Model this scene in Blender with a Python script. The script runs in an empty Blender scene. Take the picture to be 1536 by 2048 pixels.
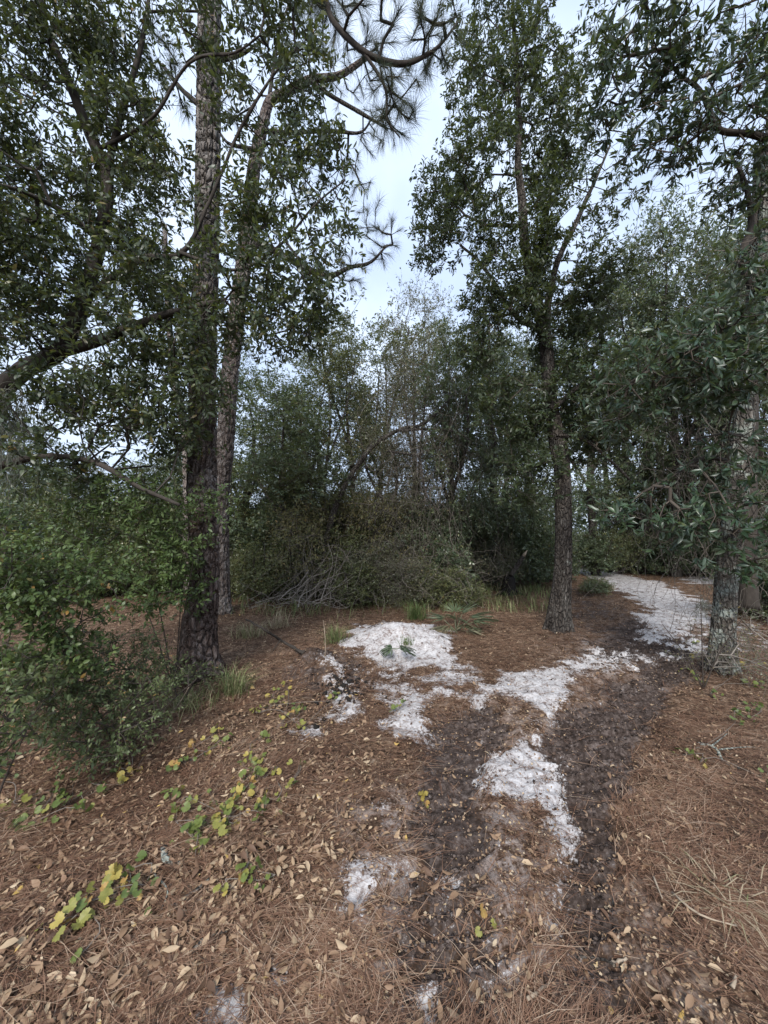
import bpy, math, random
import numpy as np
from mathutils import Matrix, Vector

R = np.random.default_rng(11)
random.seed(11)
C = bpy.context.scene.collection
SC = bpy.context.scene

# ---------------------------------------------------------------- camera, sky, sun, exposure
F, CAMZ, PITCH = 744.0, 1.50, math.radians(3.2)          # focal length in photo pixels, eye height, tilt up
cd = bpy.data.cameras.new('camera')
cam = bpy.data.objects.new('camera', cd); C.objects.link(cam)
cam.location = (0, 0, CAMZ); cam.rotation_euler = (math.radians(90) + PITCH, 0, 0)
cd.sensor_fit = 'VERTICAL'; cd.angle = 2 * math.atan(1024 / F); cd.clip_start = 0.05; cd.clip_end = 1000
SC.camera = cam

SUN_EL, SUN_AZ = math.radians(40), math.radians(192)       # azimuth: compass degrees from +Y, clockwise
w = bpy.data.worlds.new('World'); SC.world = w; w.use_nodes = True
nt = w.node_tree; nt.nodes.clear()
wo = nt.nodes.new('ShaderNodeOutputWorld'); bg = nt.nodes.new('ShaderNodeBackground')
sky = nt.nodes.new('ShaderNodeTexSky'); sky.sky_type = 'NISHITA'; sky.sun_disc = False
sky.sun_elevation = SUN_EL; sky.sun_rotation = SUN_AZ
sky.dust_density = 3.0; sky.air_density = 1.0
# an even sheet of cloud over the blue: soft, slightly brighter towards the zenith everywhere
tc = nt.nodes.new('ShaderNodeTexCoord'); no = nt.nodes.new('ShaderNodeTexNoise')
no.inputs['Scale'].default_value = 3.4; no.inputs['Detail'].default_value = 6; no.inputs['Roughness'].default_value = .5
rp = nt.nodes.new('ShaderNodeValToRGB')
rp.color_ramp.elements[0].position = .3; rp.color_ramp.elements[0].color = (5.4, 6.8, 9.4, 1)
rp.color_ramp.elements[1].position = .7; rp.color_ramp.elements[1].color = (8.5, 9.8, 11.9, 1)
mx = nt.nodes.new('ShaderNodeMix'); mx.data_type = 'RGBA'; mx.inputs[0].default_value = .88
nt.links.new(tc.outputs['Generated'], no.inputs['Vector']); nt.links.new(no.outputs['Fac'], rp.inputs['Fac'])
nt.links.new(sky.outputs[0], mx.inputs[6]); nt.links.new(rp.outputs[0], mx.inputs[7])
nt.links.new(mx.outputs[2], bg.inputs['Color']); bg.inputs['Strength'].default_value = 0.046
nt.links.new(bg.outputs[0], wo.inputs[0])

sd = bpy.data.lights.new('sun', 'SUN'); sd.energy = 1.5; sd.angle = math.radians(18); sd.color = (1, .965, .92)
so = bpy.data.objects.new('sun', sd); C.objects.link(so)
_d = Vector((math.sin(SUN_AZ) * math.cos(SUN_EL), math.cos(SUN_AZ) * math.cos(SUN_EL), math.sin(SUN_EL)))
so.rotation_euler = _d.to_track_quat('Z', 'Y').to_euler(); so.location = (0, 0, 30)
SC.view_settings.view_transform = 'Standard'; SC.view_settings.look = 'None'
SC.view_settings.exposure = 1.55; SC.view_settings.gamma = 1.0; SC.view_settings.use_curve_mapping = False
cy = SC.cycles
cy.max_bounces = 8; cy.diffuse_bounces = 4; cy.glossy_bounces = 2; cy.transmission_bounces = 5; cy.transparent_max_bounces = 4
cy.caustics_reflective = False; cy.caustics_refractive = False

# ---------------------------------------------------------------- measuring: photo pixel -> place
CP, SP = math.cos(PITCH), math.sin(PITCH)
def P(px, py, d):
    u, v = (px - 768) / F, (1024 - py) / F
    s = d / (CP - v * SP)
    return np.array((u * s, d, CAMZ + (SP + v * CP) * s))
def G(px, py, h=0.0):
    u, v = (px - 768) / F, (1024 - py) / F
    s = (h - CAMZ) / (SP + v * CP)
    return np.array((u * s, (CP - v * SP) * s, h))

# ---------------------------------------------------------------- noise (numpy)
_T = np.random.default_rng(5).random(65536)
def _h2(i, j, s): return _T[(i * 1619 + j * 31337 + s * 6971) & 65535]
def _h3(i, j, k): return _T[(i * 1619 + j * 31337 + k * 6971) & 65535]
def vn2(x, y, s=0):
    i = np.floor(x).astype(np.int64); j = np.floor(y).astype(np.int64); a = x - i; b = y - j
    a = a * a * (3 - 2 * a); b = b * b * (3 - 2 * b)
    return (_h2(i, j, s) * (1 - a) + _h2(i + 1, j, s) * a) * (1 - b) + (_h2(i, j + 1, s) * (1 - a) + _h2(i + 1, j + 1, s) * a) * b
def fbm(x, y, o=4, s=0):
    t, a, n = 0, .5, 0
    for k in range(o):
        t = t + a * vn2(x * 2 ** k + 17.3 * k, y * 2 ** k - 9.1 * k, s + k); n += a; a *= .5
    return t / n
def vn3(x, y, z):
    i = np.floor(x).astype(np.int64); j = np.floor(y).astype(np.int64); k = np.floor(z).astype(np.int64)
    a, b, c = x - i, y - j, z - k
    def pl(kk):
        return (_h3(i, j, kk) * (1 - a) + _h3(i + 1, j, kk) * a) * (1 - b) + (_h3(i, j + 1, kk) * (1 - a) + _h3(i + 1, j + 1, kk) * a) * b
    return pl(k) * (1 - c) + pl(k + 1) * c
def sstep(a, b, x):
    t = np.clip((x - a) / (b - a), 0, 1); return t * t * (3 - 2 * t)
def nrm(v): return v / np.maximum(np.linalg.norm(v, axis=-1, keepdims=True), 1e-9)

# ---------------------------------------------------------------- mesh helpers
def mesh(name, V, T, mat=None, attrs=None, smooth=False):
    V = np.asarray(V, np.float32).reshape(-1, 3); T = np.asarray(T, np.int32).reshape(-1, 3)
    m = bpy.data.meshes.new(name)
    m.vertices.add(len(V)); m.vertices.foreach_set('co', V.ravel())
    m.loops.add(T.size); m.loops.foreach_set('vertex_index', T.ravel())
    m.polygons.add(len(T)); m.polygons.foreach_set('loop_start', np.arange(0, T.size, 3, dtype=np.int32))
    if smooth: m.polygons.foreach_set('use_smooth', np.ones(len(T), bool))
    for k, a in (attrs or {}).items():
        m.attributes.new(k, 'FLOAT', 'POINT').data.foreach_set('value', np.asarray(a, np.float32).ravel())
    m.update(); m.validate()
    if mat: m.materials.append(mat)
    return m
def obj(name, m, parent=None, kind=None):
    o = bpy.data.objects.new(name, m); C.objects.link(o)
    if parent: o.parent = parent
    if kind: o['kind'] = kind
    return o
def tag(o, label, cat, group=None):
    o['label'] = label; o['category'] = cat
    if group: o['group'] = group
    return o
def thing(name, label, cat, loc=(0, 0, 0), group=None):
    o = bpy.data.objects.new(name, None); C.objects.link(o); o.location = loc; o.empty_display_size = .2
    return tag(o, label, cat, group)
class Buf:
    def __init__(s): s.V = []; s.T = []; s.A = []; s.n = 0
    def add(s, V, T, a=0.5):
        V = np.asarray(V).reshape(-1, 3)
        s.V.append(V); s.T.append(np.asarray(T).reshape(-1, 3) + s.n); s.n += len(V)
        s.A.append(np.broadcast_to(np.asarray(a, float), (len(V),)))
    def make(s, name, mat, base=(0, 0, 0), smooth=False):
        return mesh(name, np.concatenate(s.V) - np.asarray(base), np.concatenate(s.T), mat, {'var': np.concatenate(s.A)}, smooth)
def segs(A, B, ra, rb, n=3):
    """every A->B a thin n-sided prism"""
    A, B = np.asarray(A), np.asarray(B); k = len(A)
    d = nrm(B - A); ref = np.where(np.abs(d[:, 2:3]) > .9, np.array([[1., 0, 0]]), np.array([[0., 0, 1]]))
    s = nrm(np.cross(d, ref)); t = np.cross(d, s)
    an = np.arange(n) * 2 * np.pi / n
    off = s[:, None] * np.cos(an)[None, :, None] + t[:, None] * np.sin(an)[None, :, None]
    ra = np.broadcast_to(ra, (k,)); rb = np.broadcast_to(rb, (k,))
    V = np.concatenate([A[:, None] + off * ra[:, None, None], B[:, None] + off * rb[:, None, None]], 1)
    i = np.arange(n); j = (i + 1) % n
    f = np.concatenate([np.stack([i, j, j + n], 1), np.stack([i, j + n, i + n], 1)])
    T = f[None] + (np.arange(k) * 2 * n)[:, None, None]
    return V.reshape(-1, 3), T.reshape(-1, 3)
def spline(pts, step):
    """Catmull-Rom through pts (any columns; the first three are a place), resampled evenly"""
    p = np.asarray(pts, float); p = np.concatenate([[2 * p[0] - p[1]], p, [2 * p[-1] - p[-2]]]); out = []
    for i in range(1, len(p) - 2):
        n = max(2, int(np.linalg.norm(p[i + 1, :3] - p[i, :3]) / step)); t = (np.arange(n) / n)[:, None]
        a, b, c, d = p[i - 1:i + 3]
        out.append(.5 * (2 * b + (c - a) * t + (2 * a - 5 * b + 4 * c - d) * t ** 2 + (3 * b - a - 3 * c + d) * t ** 3))
    out.append(p[-2][None]); return np.concatenate(out)
def tube(pts, rad, n=8, disp=None, cap=True):
    """tube along pts; disp(theta, s, r) -> radius offset for bark"""
    p = np.asarray(pts, float); r = np.asarray(rad, float); k = len(p)
    t = nrm(np.gradient(p, axis=0)); x = np.cross(t[0], [0.13, 1, 0.05]); x /= np.linalg.norm(x)
    X = np.empty((k, 3)); 
    for i in range(k):
        x = x - t[i] * x.dot(t[i]); x /= np.linalg.norm(x); X[i] = x
    Y = np.cross(t, X); th = np.arange(n) * 2 * np.pi / n
    s = np.concatenate([[0], np.cumsum(np.linalg.norm(np.diff(p, axis=0), axis=1))])
    rr = np.repeat(r[:, None], n, 1)
    if disp is not None: rr = rr + disp(np.repeat(th[None], k, 0), np.repeat(s[:, None], n, 1), rr)
    V = p[:, None] + rr[..., None] * (X[:, None] * np.cos(th)[None, :, None] + Y[:, None] * np.sin(th)[None, :, None])
    i = np.arange(n); j = (i + 1) % n
    f = np.concatenate([np.stack([i, j, j + n], 1), np.stack([i, j + n, i + n], 1)])
    T = (f[None] + (np.arange(k - 1) * n)[:, None, None]).reshape(-1, 3)
    V = V.reshape(-1, 3)
    if cap:
        V = np.concatenate([V, p[:1], p[-1:]]); a, b = len(V) - 2, len(V) - 1
        T = np.concatenate([T, np.stack([j, i, np.full(n, a)], 1), np.stack([i + (k - 1) * n, j + (k - 1) * n, np.full(n, b)], 1)])
    return V, T

# ---------------------------------------------------------------- materials
def newmat(name):
    m = bpy.data.materials.new(name); m.use_nodes = True; t = m.node_tree; t.nodes.clear()
    return m, t, t.nodes.new('ShaderNodeOutputMaterial')
def ramp(t, cols, fac=None):
    r = t.nodes.new('ShaderNodeValToRGB'); e = r.color_ramp.elements
    while len(e) < len(cols): e.new(.5)
    for k, (p, c) in zip(e, cols): k.position = p; k.color = (*c, 1)
    if fac is not None: t.links.new(fac, r.inputs[0])
    return r
def noise(t, vec, scale, det=4, rough=.55):
    n = t.nodes.new('ShaderNodeTexNoise'); n.inputs['Scale'].default_value = scale; n.inputs['Detail'].default_value = det
    n.inputs['Roughness'].default_value = rough
    if vec is not None: t.links.new(vec, n.inputs['Vector'])
    return n
def math_(t, op, a, b=None, clamp=False):
    n = t.nodes.new('ShaderNodeMath'); n.operation = op; n.use_clamp = clamp
    for i, v in enumerate((a, b)):
        if v is None: continue
        if isinstance(v, (int, float)): n.inputs[i].default_value = v
        else: t.links.new(v, n.inputs[i])
    return n.outputs[0]
def mixc(t, f, a, b):
    n = t.nodes.new('ShaderNodeMix'); n.data_type = 'RGBA'
    for i, v in ((0, f), (6, a), (7, b)):
        if isinstance(v, (int, float)): n.inputs[i].default_value = v
        elif isinstance(v, tuple): n.inputs[i].default_value = (*v, 1)
        else: t.links.new(v, n.inputs[i])
    return n.outputs[2]
def attr(t, name):
    a = t.nodes.new('ShaderNodeAttribute'); a.attribute_name = name; return a.outputs['Fac']
def leafmat(name, cols, under=(.10, .12, .085), rough=.33, trans=.28, spec=.6):
    m, t, out = newmat(name)
    r = ramp(t, cols, attr(t, 'var'))
    g = t.nodes.new('ShaderNodeNewGeometry')
    col = mixc(t, math_(t, 'MULTIPLY', g.outputs['Backfacing'], .6), r.outputs[0], under)
    p = t.nodes.new('ShaderNodeBsdfPrincipled'); t.links.new(col, p.inputs['Base Color'])
    p.inputs['Roughness'].default_value = rough; p.inputs['Specular IOR Level'].default_value = spec
    tr = t.nodes.new('ShaderNodeBsdfTranslucent')
    t.links.new(mixc(t, .55, r.outputs[0], (.16, .19, .03)), tr.inputs['Color'])
    mxs = t.nodes.new('ShaderNodeMixShader'); mxs.inputs[0].default_value = trans
    t.links.new(p.outputs[0], mxs.inputs[1]); t.links.new(tr.outputs[0], mxs.inputs[2]); t.links.new(mxs.outputs[0], out.inputs[0])
    return m
def barkmat(name, cols, scale=7, stretch=.25, bump=.5, lichen=None, lich_amt=.5, vor=0, high=None):
    m, t, out = newmat(name)
    tcn = t.nodes.new('ShaderNodeTexCoord'); mp = t.nodes.new('ShaderNodeMapping'); mp.inputs['Scale'].default_value = (1, 1, stretch)
    t.links.new(tcn.outputs['Object'], mp.inputs['Vector'])
    n1 = noise(t, mp.outputs[0], scale, 6, .62); n2 = noise(t, mp.outputs[0], scale * 5, 5, .65)
    f = math_(t, 'ADD', math_(t, 'MULTIPLY', n1.outputs['Fac'], .5), math_(t, 'MULTIPLY', n2.outputs['Fac'], .5))
    r = ramp(t, cols, f); col = r.outputs[0]
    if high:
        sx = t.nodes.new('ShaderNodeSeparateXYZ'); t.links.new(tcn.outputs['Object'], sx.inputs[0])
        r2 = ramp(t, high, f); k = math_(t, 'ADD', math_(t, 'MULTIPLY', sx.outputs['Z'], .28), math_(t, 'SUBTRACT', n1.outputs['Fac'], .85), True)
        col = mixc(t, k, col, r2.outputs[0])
    if lichen:
        n3 = noise(t, tcn.outputs['Object'], 5.5, 6, .7)
        k = ramp(t, [(lich_amt, (0, 0, 0)), (min(lich_amt + .08, 1), (1, 1, 1))], n3.outputs['Fac'])
        col = mixc(t, k.outputs[0], col, lichen)
    p = t.nodes.new('ShaderNodeBsdfPrincipled'); p.inputs['Roughness'].default_value = .9; p.inputs['Specular IOR Level'].default_value = .2
    t.links.new(col, p.inputs['Base Color'])
    b = t.nodes.new('ShaderNodeBump'); b.inputs['Strength'].default_value = bump; b.inputs['Distance'].default_value = .015
    hh = n2.outputs['Fac']
    if vor:
        mv = t.nodes.new('ShaderNodeMapping'); mv.inputs['Scale'].default_value = (1, 1, .38); nv = noise(t, tcn.outputs['Object'], 14, 3)
        va = t.nodes.new('ShaderNodeVectorMath'); va.operation = 'MULTIPLY_ADD'; va.inputs[1].default_value = (.05, .05, .05)
        t.links.new(nv.outputs['Color'], va.inputs[0]); t.links.new(tcn.outputs['Object'], va.inputs[2]); t.links.new(va.outputs[0], mv.inputs['Vector'])
        vo = t.nodes.new('ShaderNodeTexVoronoi'); vo.feature = 'DISTANCE_TO_EDGE'; vo.inputs['Scale'].default_value = vor; t.links.new(mv.outputs[0], vo.inputs['Vector'])
        k = ramp(t, [(0, (0, 0, 0)), (.22, (1, 1, 1))], vo.outputs['Distance']).outputs[0]
        hh = math_(t, 'ADD', math_(t, 'MULTIPLY', k, 1.6), math_(t, 'MULTIPLY', hh, .8)); b.inputs['Distance'].default_value = .03
    t.links.new(hh, b.inputs['Height']); t.links.new(b.outputs[0], p.inputs['Normal']); t.links.new(p.outputs[0], out.inputs[0])
    return m
def varmat(name, cols, rough=.8, spec=.25, trans=0.0, nscale=60, bump=.0):
    """a colour from the piece's own 'var' value plus a fine grain"""
    m, t, out = newmat(name)
    tcn = t.nodes.new('ShaderNodeTexCoord'); n = noise(t, tcn.outputs['Object'], nscale, 3)
    f = math_(t, 'ADD', attr(t, 'var'), math_(t, 'MULTIPLY', math_(t, 'SUBTRACT', n.outputs['Fac'], .5), .35), True)
    r = ramp(t, cols, f)
    p = t.nodes.new('ShaderNodeBsdfPrincipled'); p.inputs['Roughness'].default_value = rough; p.inputs['Specular IOR Level'].default_value = spec
    t.links.new(r.outputs[0], p.inputs['Base Color']); sh = p.outputs[0]
    if trans:
        tr = t.nodes.new('ShaderNodeBsdfTranslucent'); t.links.new(r.outputs[0], tr.inputs['Color'])
        q = t.nodes.new('ShaderNodeMixShader'); q.inputs[0].default_value = trans
        t.links.new(sh, q.inputs[1]); t.links.new(tr.outputs[0], q.inputs[2]); sh = q.outputs[0]
    t.links.new(sh, out.inputs[0]); return m

M = {}
M['oak_leaf'] = leafmat('oak_leaf', [(0, (.028, .044, .024)), (.45, (.050, .072, .034)), (.82, (.082, .105, .042)), (.93, (.14, .14, .045)), (1, (.24, .15, .05))], rough=.40, trans=.32, spec=.45)
M['bay_leaf'] = leafmat('bay_leaf', [(0, (.024, .048, .030)), (.5, (.044, .080, .044)), (.9, (.075, .115, .055)), (1, (.09, .11, .04))], under=(.12, .15, .12), rough=.34, spec=.55)
M['bush_leaf'] = leafmat('bush_leaf', [(0, (.050, .082, .028)), (.5, (.088, .132, .042)), (.93, (.135, .175, .058)), (1, (.32, .18, .05))], under=(.12, .15, .07), rough=.42, spec=.35)
M['low_leaf'] = leafmat('low_leaf', [(0, (.060, .085, .036)), (.5, (.100, .130, .052)), (.92, (.145, .17, .07)), (1, (.28, .17, .06))], under=(.13, .15, .08), rough=.42, spec=.35)
M['far_leaf'] = leafmat('far_leaf', [(0, (.066, .100, .058)), (.5, (.108, .148, .082)), (.85, (.155, .185, .092)), (1, (.22, .20, .07))], under=(.15, .17, .13), trans=.4)
M['olive_leaf'] = leafmat('olive_leaf', [(0, (.092, .116, .055)), (.5, (.158, .18, .078)), (.85, (.22, .225, .092)), (1, (.28, .20, .08))], under=(.17, .18, .12), trans=.42)
M['dry_leaf'] = leafmat('dry_leaf', [(0, (.085, .10, .055)), (.5, (.135, .150, .080)), (.8, (.20, .195, .095)), (1, (.32, .24, .10))], under=(.15, .14, .10), trans=.3)
M['needle'] = varmat('needle', [(0, (.035, .055, .030)), (.6, (.065, .085, .045)), (1, (.13, .11, .05))], .5, .4, .15)
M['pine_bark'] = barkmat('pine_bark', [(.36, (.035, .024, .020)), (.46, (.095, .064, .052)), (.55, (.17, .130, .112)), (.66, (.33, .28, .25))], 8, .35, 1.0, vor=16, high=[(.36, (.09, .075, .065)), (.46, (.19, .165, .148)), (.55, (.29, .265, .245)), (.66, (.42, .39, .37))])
M['pine_bark_pale'] = barkmat('pine_bark_pale', [(.36, (.06, .045, .038)), (.46, (.15, .115, .098)), (.55, (.25, .215, .19)), (.66, (.40, .36, .33))], 8, .35, 1.0, vor=14)
M['oak_bark'] = barkmat('oak_bark', [(.36, (.028, .023, .019)), (.46, (.070, .058, .049)), (.55, (.125, .110, .095)), (.66, (.23, .21, .185))], 9, .22, 1.0, (.30, .31, .27), .62, vor=24)
M['lichen_bark'] = barkmat('lichen_bark', [(.36, (.055, .045, .037)), (.46, (.125, .108, .090)), (.55, (.21, .19, .165)), (.66, (.32, .30, .27))], 9, .3, 1.0, (.36, .39, .34), .49, vor=26)
M['dark_bark'] = barkmat('dark_bark', [(.25, (.022, .018, .015)), (.5, (.05, .042, .035)), (.8, (.10, .085, .072))], 10, .3, .6)
M['twig'] = varmat('twig', [(0, (.05, .04, .033)), (1, (.13, .11, .09))], .9, .15)
M['grey_twig'] = varmat('grey_twig', [(0, (.10, .085, .07)), (.5, (.19, .165, .14)), (1, (.34, .30, .26))], .9, .15)
M['moss'] = varmat('moss', [(0, (.10, .105, .085)), (1, (.22, .225, .19))], .95, .1)
M['straw'] = varmat('straw', [(0, (.036, .022, .015)), (.25, (.118, .060, .037)), (.55, (.230, .124, .076)), (.82, (.34, .215, .138)), (1, (.45, .335, .235))], .65, .35)
M['litter'] = varmat('litter', [(0, (.085, .048, .030)), (.3, (.20, .118, .070)), (.65, (.36, .248, .150)), (.93, (.52, .41, .275)), (1, (.50, .33, .10))], .6, .35, .12, nscale=45)
M['vine_leaf'] = varmat('vine_leaf', [(0, (.075, .115, .036)), (.4, (.140, .175, .045)), (.7, (.29, .26, .065)), (.88, (.42, .31, .08)), (1, (.34, .18, .07))], .5, .4, .25, nscale=6)
M['grass'] = varmat('grass', [(0, (.07, .12, .035)), (.5, (.16, .19, .07)), (1, (.40, .32, .215))], .6, .3, .2)
M['palmetto'] = varmat('palmetto', [(0, (.060, .095, .045)), (.5, (.120, .150, .080)), (1, (.34, .30, .19))], .45, .5, .15)
M['burnt'] = barkmat('burnt', [(.3, (.008, .007, .006)), (.7, (.03, .026, .023))], 12, .4, .7)
M['pale_wood'] = barkmat('pale_wood', [(.3, (.22, .17, .12)), (.7, (.46, .38, .29))], 10, .2, .5)

def ground_mat():
    m, t, out = newmat('forest_floor')
    tcn = t.nodes.new('ShaderNodeTexCoord'); o = tcn.outputs['Object']
    n1 = noise(t, o, 2.2, 5); n2 = noise(t, o, 38, 6, .7); n3 = noise(t, o, 9, 5, .6); n4 = noise(t, o, 120, 4, .7)
    f = math_(t, 'ADD', math_(t, 'MULTIPLY', n2.outputs['Fac'], .6), math_(t, 'MULTIPLY', n3.outputs['Fac'], .4))
    lit = ramp(t, [(.36, (.022, .014, .010)), (.46, (.070, .042, .027)), (.54, (.16, .100, .064)), (.64, (.34, .25, .17))], f).outputs[0]
    mud = ramp(t, [(.38, (.022, .016, .013)), (.49, (.052, .038, .032)), (.61, (.135, .107, .094))], f).outputs[0]
    snd = ramp(t, [(.38, (.14, .10, .085)), (.445, (.30, .265, .25)), (.50, (.44, .415, .405)), (.62, (.58, .565, .56))], f).outputs[0]
    jit = math_(t, 'MULTIPLY', math_(t, 'SUBTRACT', f, .5), 2.6)
    jit2 = math_(t, 'MULTIPLY', math_(t, 'SUBTRACT', n4.outputs['Fac'], .5), 1.3)
    def mask(a): return ramp(t, [(.38, (0, 0, 0)), (.62, (1, 1, 1))], math_(t, 'ADD', math_(t, 'ADD', attr(t, a), jit), jit2)).outputs[0]
    dm = ramp(t, [(.42, (0, 0, 0)), (.60, (1, 1, 1))], math_(t, 'ADD', n3.outputs['Fac'], math_(t, 'MULTIPLY', math_(t, 'SUBTRACT', n2.outputs['Fac'], .5), .7))).outputs[0]
    lit = mixc(t, math_(t, 'MULTIPLY', math_(t, 'MULTIPLY', attr(t, 'dust'), dm), .75), lit, (.30, .255, .235))
    c = mixc(t, mask('mud'), lit, mud); c = mixc(t, mask('sand'), c, snd)
    p = t.nodes.new('ShaderNodeBsdfPrincipled'); p.inputs['Roughness'].default_value = .93; p.inputs['Specular IOR Level'].default_value = .15
    t.links.new(c, p.inputs['Base Color'])
    b = t.nodes.new('ShaderNodeBump'); b.inputs['Strength'].default_value = .7; b.inputs['Distance'].default_value = .03
    t.links.new(f, b.inputs['Height']); t.links.new(b.outputs[0], p.inputs['Normal']); t.links.new(p.outputs[0], out.inputs[0])
    return m
M['ground'] = ground_mat()

# ---------------------------------------------------------------- terrain: white sand, wheel ruts, spoil heap
SAND = [  # outline in photo pixels, strength
    ([(725, 1250), (790, 1243), (850, 1248), (885, 1264), (908, 1292), (903, 1325), (870, 1336), (820, 1340), (770, 1325), (715, 1310), (700, 1290), (712, 1265)], 1.25),
    ([(650, 1328), (690, 1340), (715, 1365), (720, 1420), (690, 1435), (665, 1400), (655, 1360)], .72),
    ([(585, 1450), (640, 1412), (700, 1402), (715, 1430), (660, 1450), (620, 1478), (590, 1482)], .62),
    ([(770, 1400), (850, 1385), (900, 1365), (945, 1346), (935, 1370), (885, 1395), (855, 1420), (845, 1484), (800, 1472), (775, 1440)], .95),
    ([(950, 1400), (970, 1362), (1030, 1343), (1120, 1326), (1200, 1316), (1225, 1330), (1185, 1352), (1155, 1385), (1140, 1405), (1105, 1445), (1060, 1420), (1010, 1392)], .88),
    ([(980, 1515), (1020, 1498), (1080, 1492), (1105, 1520), (1105, 1560), (1128, 1605), (1128, 1680), (1112, 1720), (1096, 1680), (1082, 1618), (1045, 1605), (1000, 1580), (980, 1545)], .92),
    ([(1140, 1135), (1200, 1138), (1330, 1168), (1425, 1213), (1435, 1245), (1385, 1252), (1330, 1284), (1295, 1278), (1285, 1240), (1295, 1220), (1255, 1190), (1190, 1162)], .78),
    ([(1375, 1157), (1440, 1149), (1515, 1150), (1515, 1163), (1385, 1168)], 1.0),
    ([(692, 1735), (728, 1732), (742, 1790), (724, 1838), (694, 1800)], 1.3),
    ([(385, 2070), (435, 1955), (492, 1975), (482, 2070)], 1.3),
    ([(555, 1930), (586, 1932), (588, 1965), (558, 1966)], 1.3),
    ([(825, 1955), (862, 1955), (875, 2060), (822, 2060)], .8),
    ([(720, 1335), (900, 1330), (965, 1345), (850, 1402), (735, 1402)], .47),
    ([(735, 1690), (1010, 1690), (1070, 2060), (770, 2060)], .22),
    ([(1050, 1400), (1130, 1410), (1110, 1500), (1050, 1500)], .42),
    ([(1095, 1750), (1125, 1745), (1140, 1780), (1110, 1790)], .55),
    ([(735, 1620), (770, 1620), (775, 1680), (745, 1680)], .5),
    ([(1180, 1290), (1300, 1285), (1420, 1250), (1430, 1300), (1250, 1330)], .40),
    ([(1400, 1260), (1440, 1230), (1536, 1240), (1536, 1300), (1440, 1300)], .22),
    ([(1100, 1850), (1125, 1840), (1150, 1890), (1130, 1900)], .5),
]
MUD = [
    ([(845, 1490), (900, 1412), (955, 1395), (1005, 1425), (985, 1500), (965, 1600), (965, 1700), (930, 1765), (850, 1765), (835, 1650)], 1.25),
    ([(1090, 1470), (1180, 1400), (1260, 1340), (1400, 1285), (1425, 1305), (1310, 1400), (1285, 1480), (1225, 1600), (1210, 1750), (1235, 1850), (1170, 1915), (1125, 1870), (1125, 1750), (1120, 1600)], 1.25),
    ([(1150, 1300), (1250, 1235), (1290, 1240), (1310, 1280), (1400, 1265), (1430, 1295), (1330, 1320), (1180, 1325)], .95),
    ([(560, 1310), (640, 1285), (710, 1315), (740, 1345), (720, 1370), (650, 1345), (640, 1400), (560, 1370)], .6),
    ([(790, 1740), (980, 1740), (1060, 2060), (770, 2060)], .62),
    ([(1130, 1900), (1240, 1860), (1330, 2060), (1090, 2060)], .7),
    ([(1090, 1190), (1190, 1150), (1260, 1195), (1290, 1240), (1200, 1270), (1120, 1250)], .45),
]
def _polys(L): return [(np.array([G(*q)[:2] for q in p]), s) for p, s in L]
DUST = [([(690, 1620), (860, 1560), (1060, 1560), (1110, 1760), (1130, 2080), (690, 2080)], 1.0), ([(1110, 1780), (1330, 1750), (1480, 2080), (1110, 2080)], .5), ([(940, 1390), (1120, 1390), (1120, 1560), (940, 1560)], .6), ([(1090, 1290), (1300, 1230), (1440, 1250), (1440, 1340), (1150, 1420)], .6)]
SANDP, MUDP, DUSTP = _polys(SAND), _polys(MUD), _polys(DUST)
MOUND_C = np.mean([G(*q, .08)[:2] for q in SAND[0][0]], axis=0)
TRUNKS = [G(*q)[:2] for q in ((398, 1338), (444, 1222), (1118, 1255), (1443, 1335))]
def polymask(x, y, L, soft):
    out = np.zeros_like(x)
    for p, s in L:
        e = .35; sel = np.where((x > p[:, 0].min() - e) & (x < p[:, 0].max() + e) & (y > p[:, 1].min() - e) & (y < p[:, 1].max() + e))[0]
        if not len(sel): continue
        X, Y = x[sel], y[sel]; dm = np.full(len(sel), 1e9); ins = np.zeros(len(sel), bool)
        for a, b in zip(p, np.roll(p, -1, 0)):
            ab = b - a; tt = np.clip(((X - a[0]) * ab[0] + (Y - a[1]) * ab[1]) / (ab @ ab + 1e-12), 0, 1)
            dm = np.minimum(dm, np.hypot(X - a[0] - tt * ab[0], Y - a[1] - tt * ab[1]))
            cr = (a[1] > Y) != (b[1] > Y)
            ins ^= cr & (X < (b[0] - a[0]) * (Y - a[1]) / (b[1] - a[1] + 1e-12) + a[0])
        sdist = np.where(ins, dm, -dm); sf = soft * (.08 + np.minimum(Y, 4.5) * .3)
        out[sel] = np.maximum(out[sel], s * sstep(-sf, sf, sdist))
    return out
def masks(x, y):
    x = np.asarray(x, float).ravel(); y = np.asarray(y, float).ravel()
    k = .005 + .024 * np.clip(y, 0, 9)
    wx = x + (fbm(x * 4, y * 4, 4, 3) - .5) * 3.2 * k; wy = y + (fbm(x * 4, y * 4, 4, 9) - .5) * 3.2 * k
    s = polymask(wx, wy, SANDP, .15); mu = polymask(wx, wy, MUDP, .16)
    q = (fbm(x * 7, y * 7, 4, 70) - .5) * 1.5 + (fbm(x * 2.2, y * 2.2, 2, 75) - .5) * .7
    q = q * (.35 + .65 * sstep(1.5, 2.4, y))
    s = np.clip(s + np.where(s > .05, q * np.clip(1.25 - .85 * s, 0, 1), 0), 0, 1.3); mu = np.clip(mu + np.where(mu > .05, q[::1] * -.6 * np.clip(1.3 - mu, 0, 1), 0), 0, 1.2)
    return s, mu
def treadv(x, y): return np.sin(2 * np.pi * (y * .97 - x * .22 + .10 * (fbm(x * 3, y * 3, 2, 20) - .5)) / .10)
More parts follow.
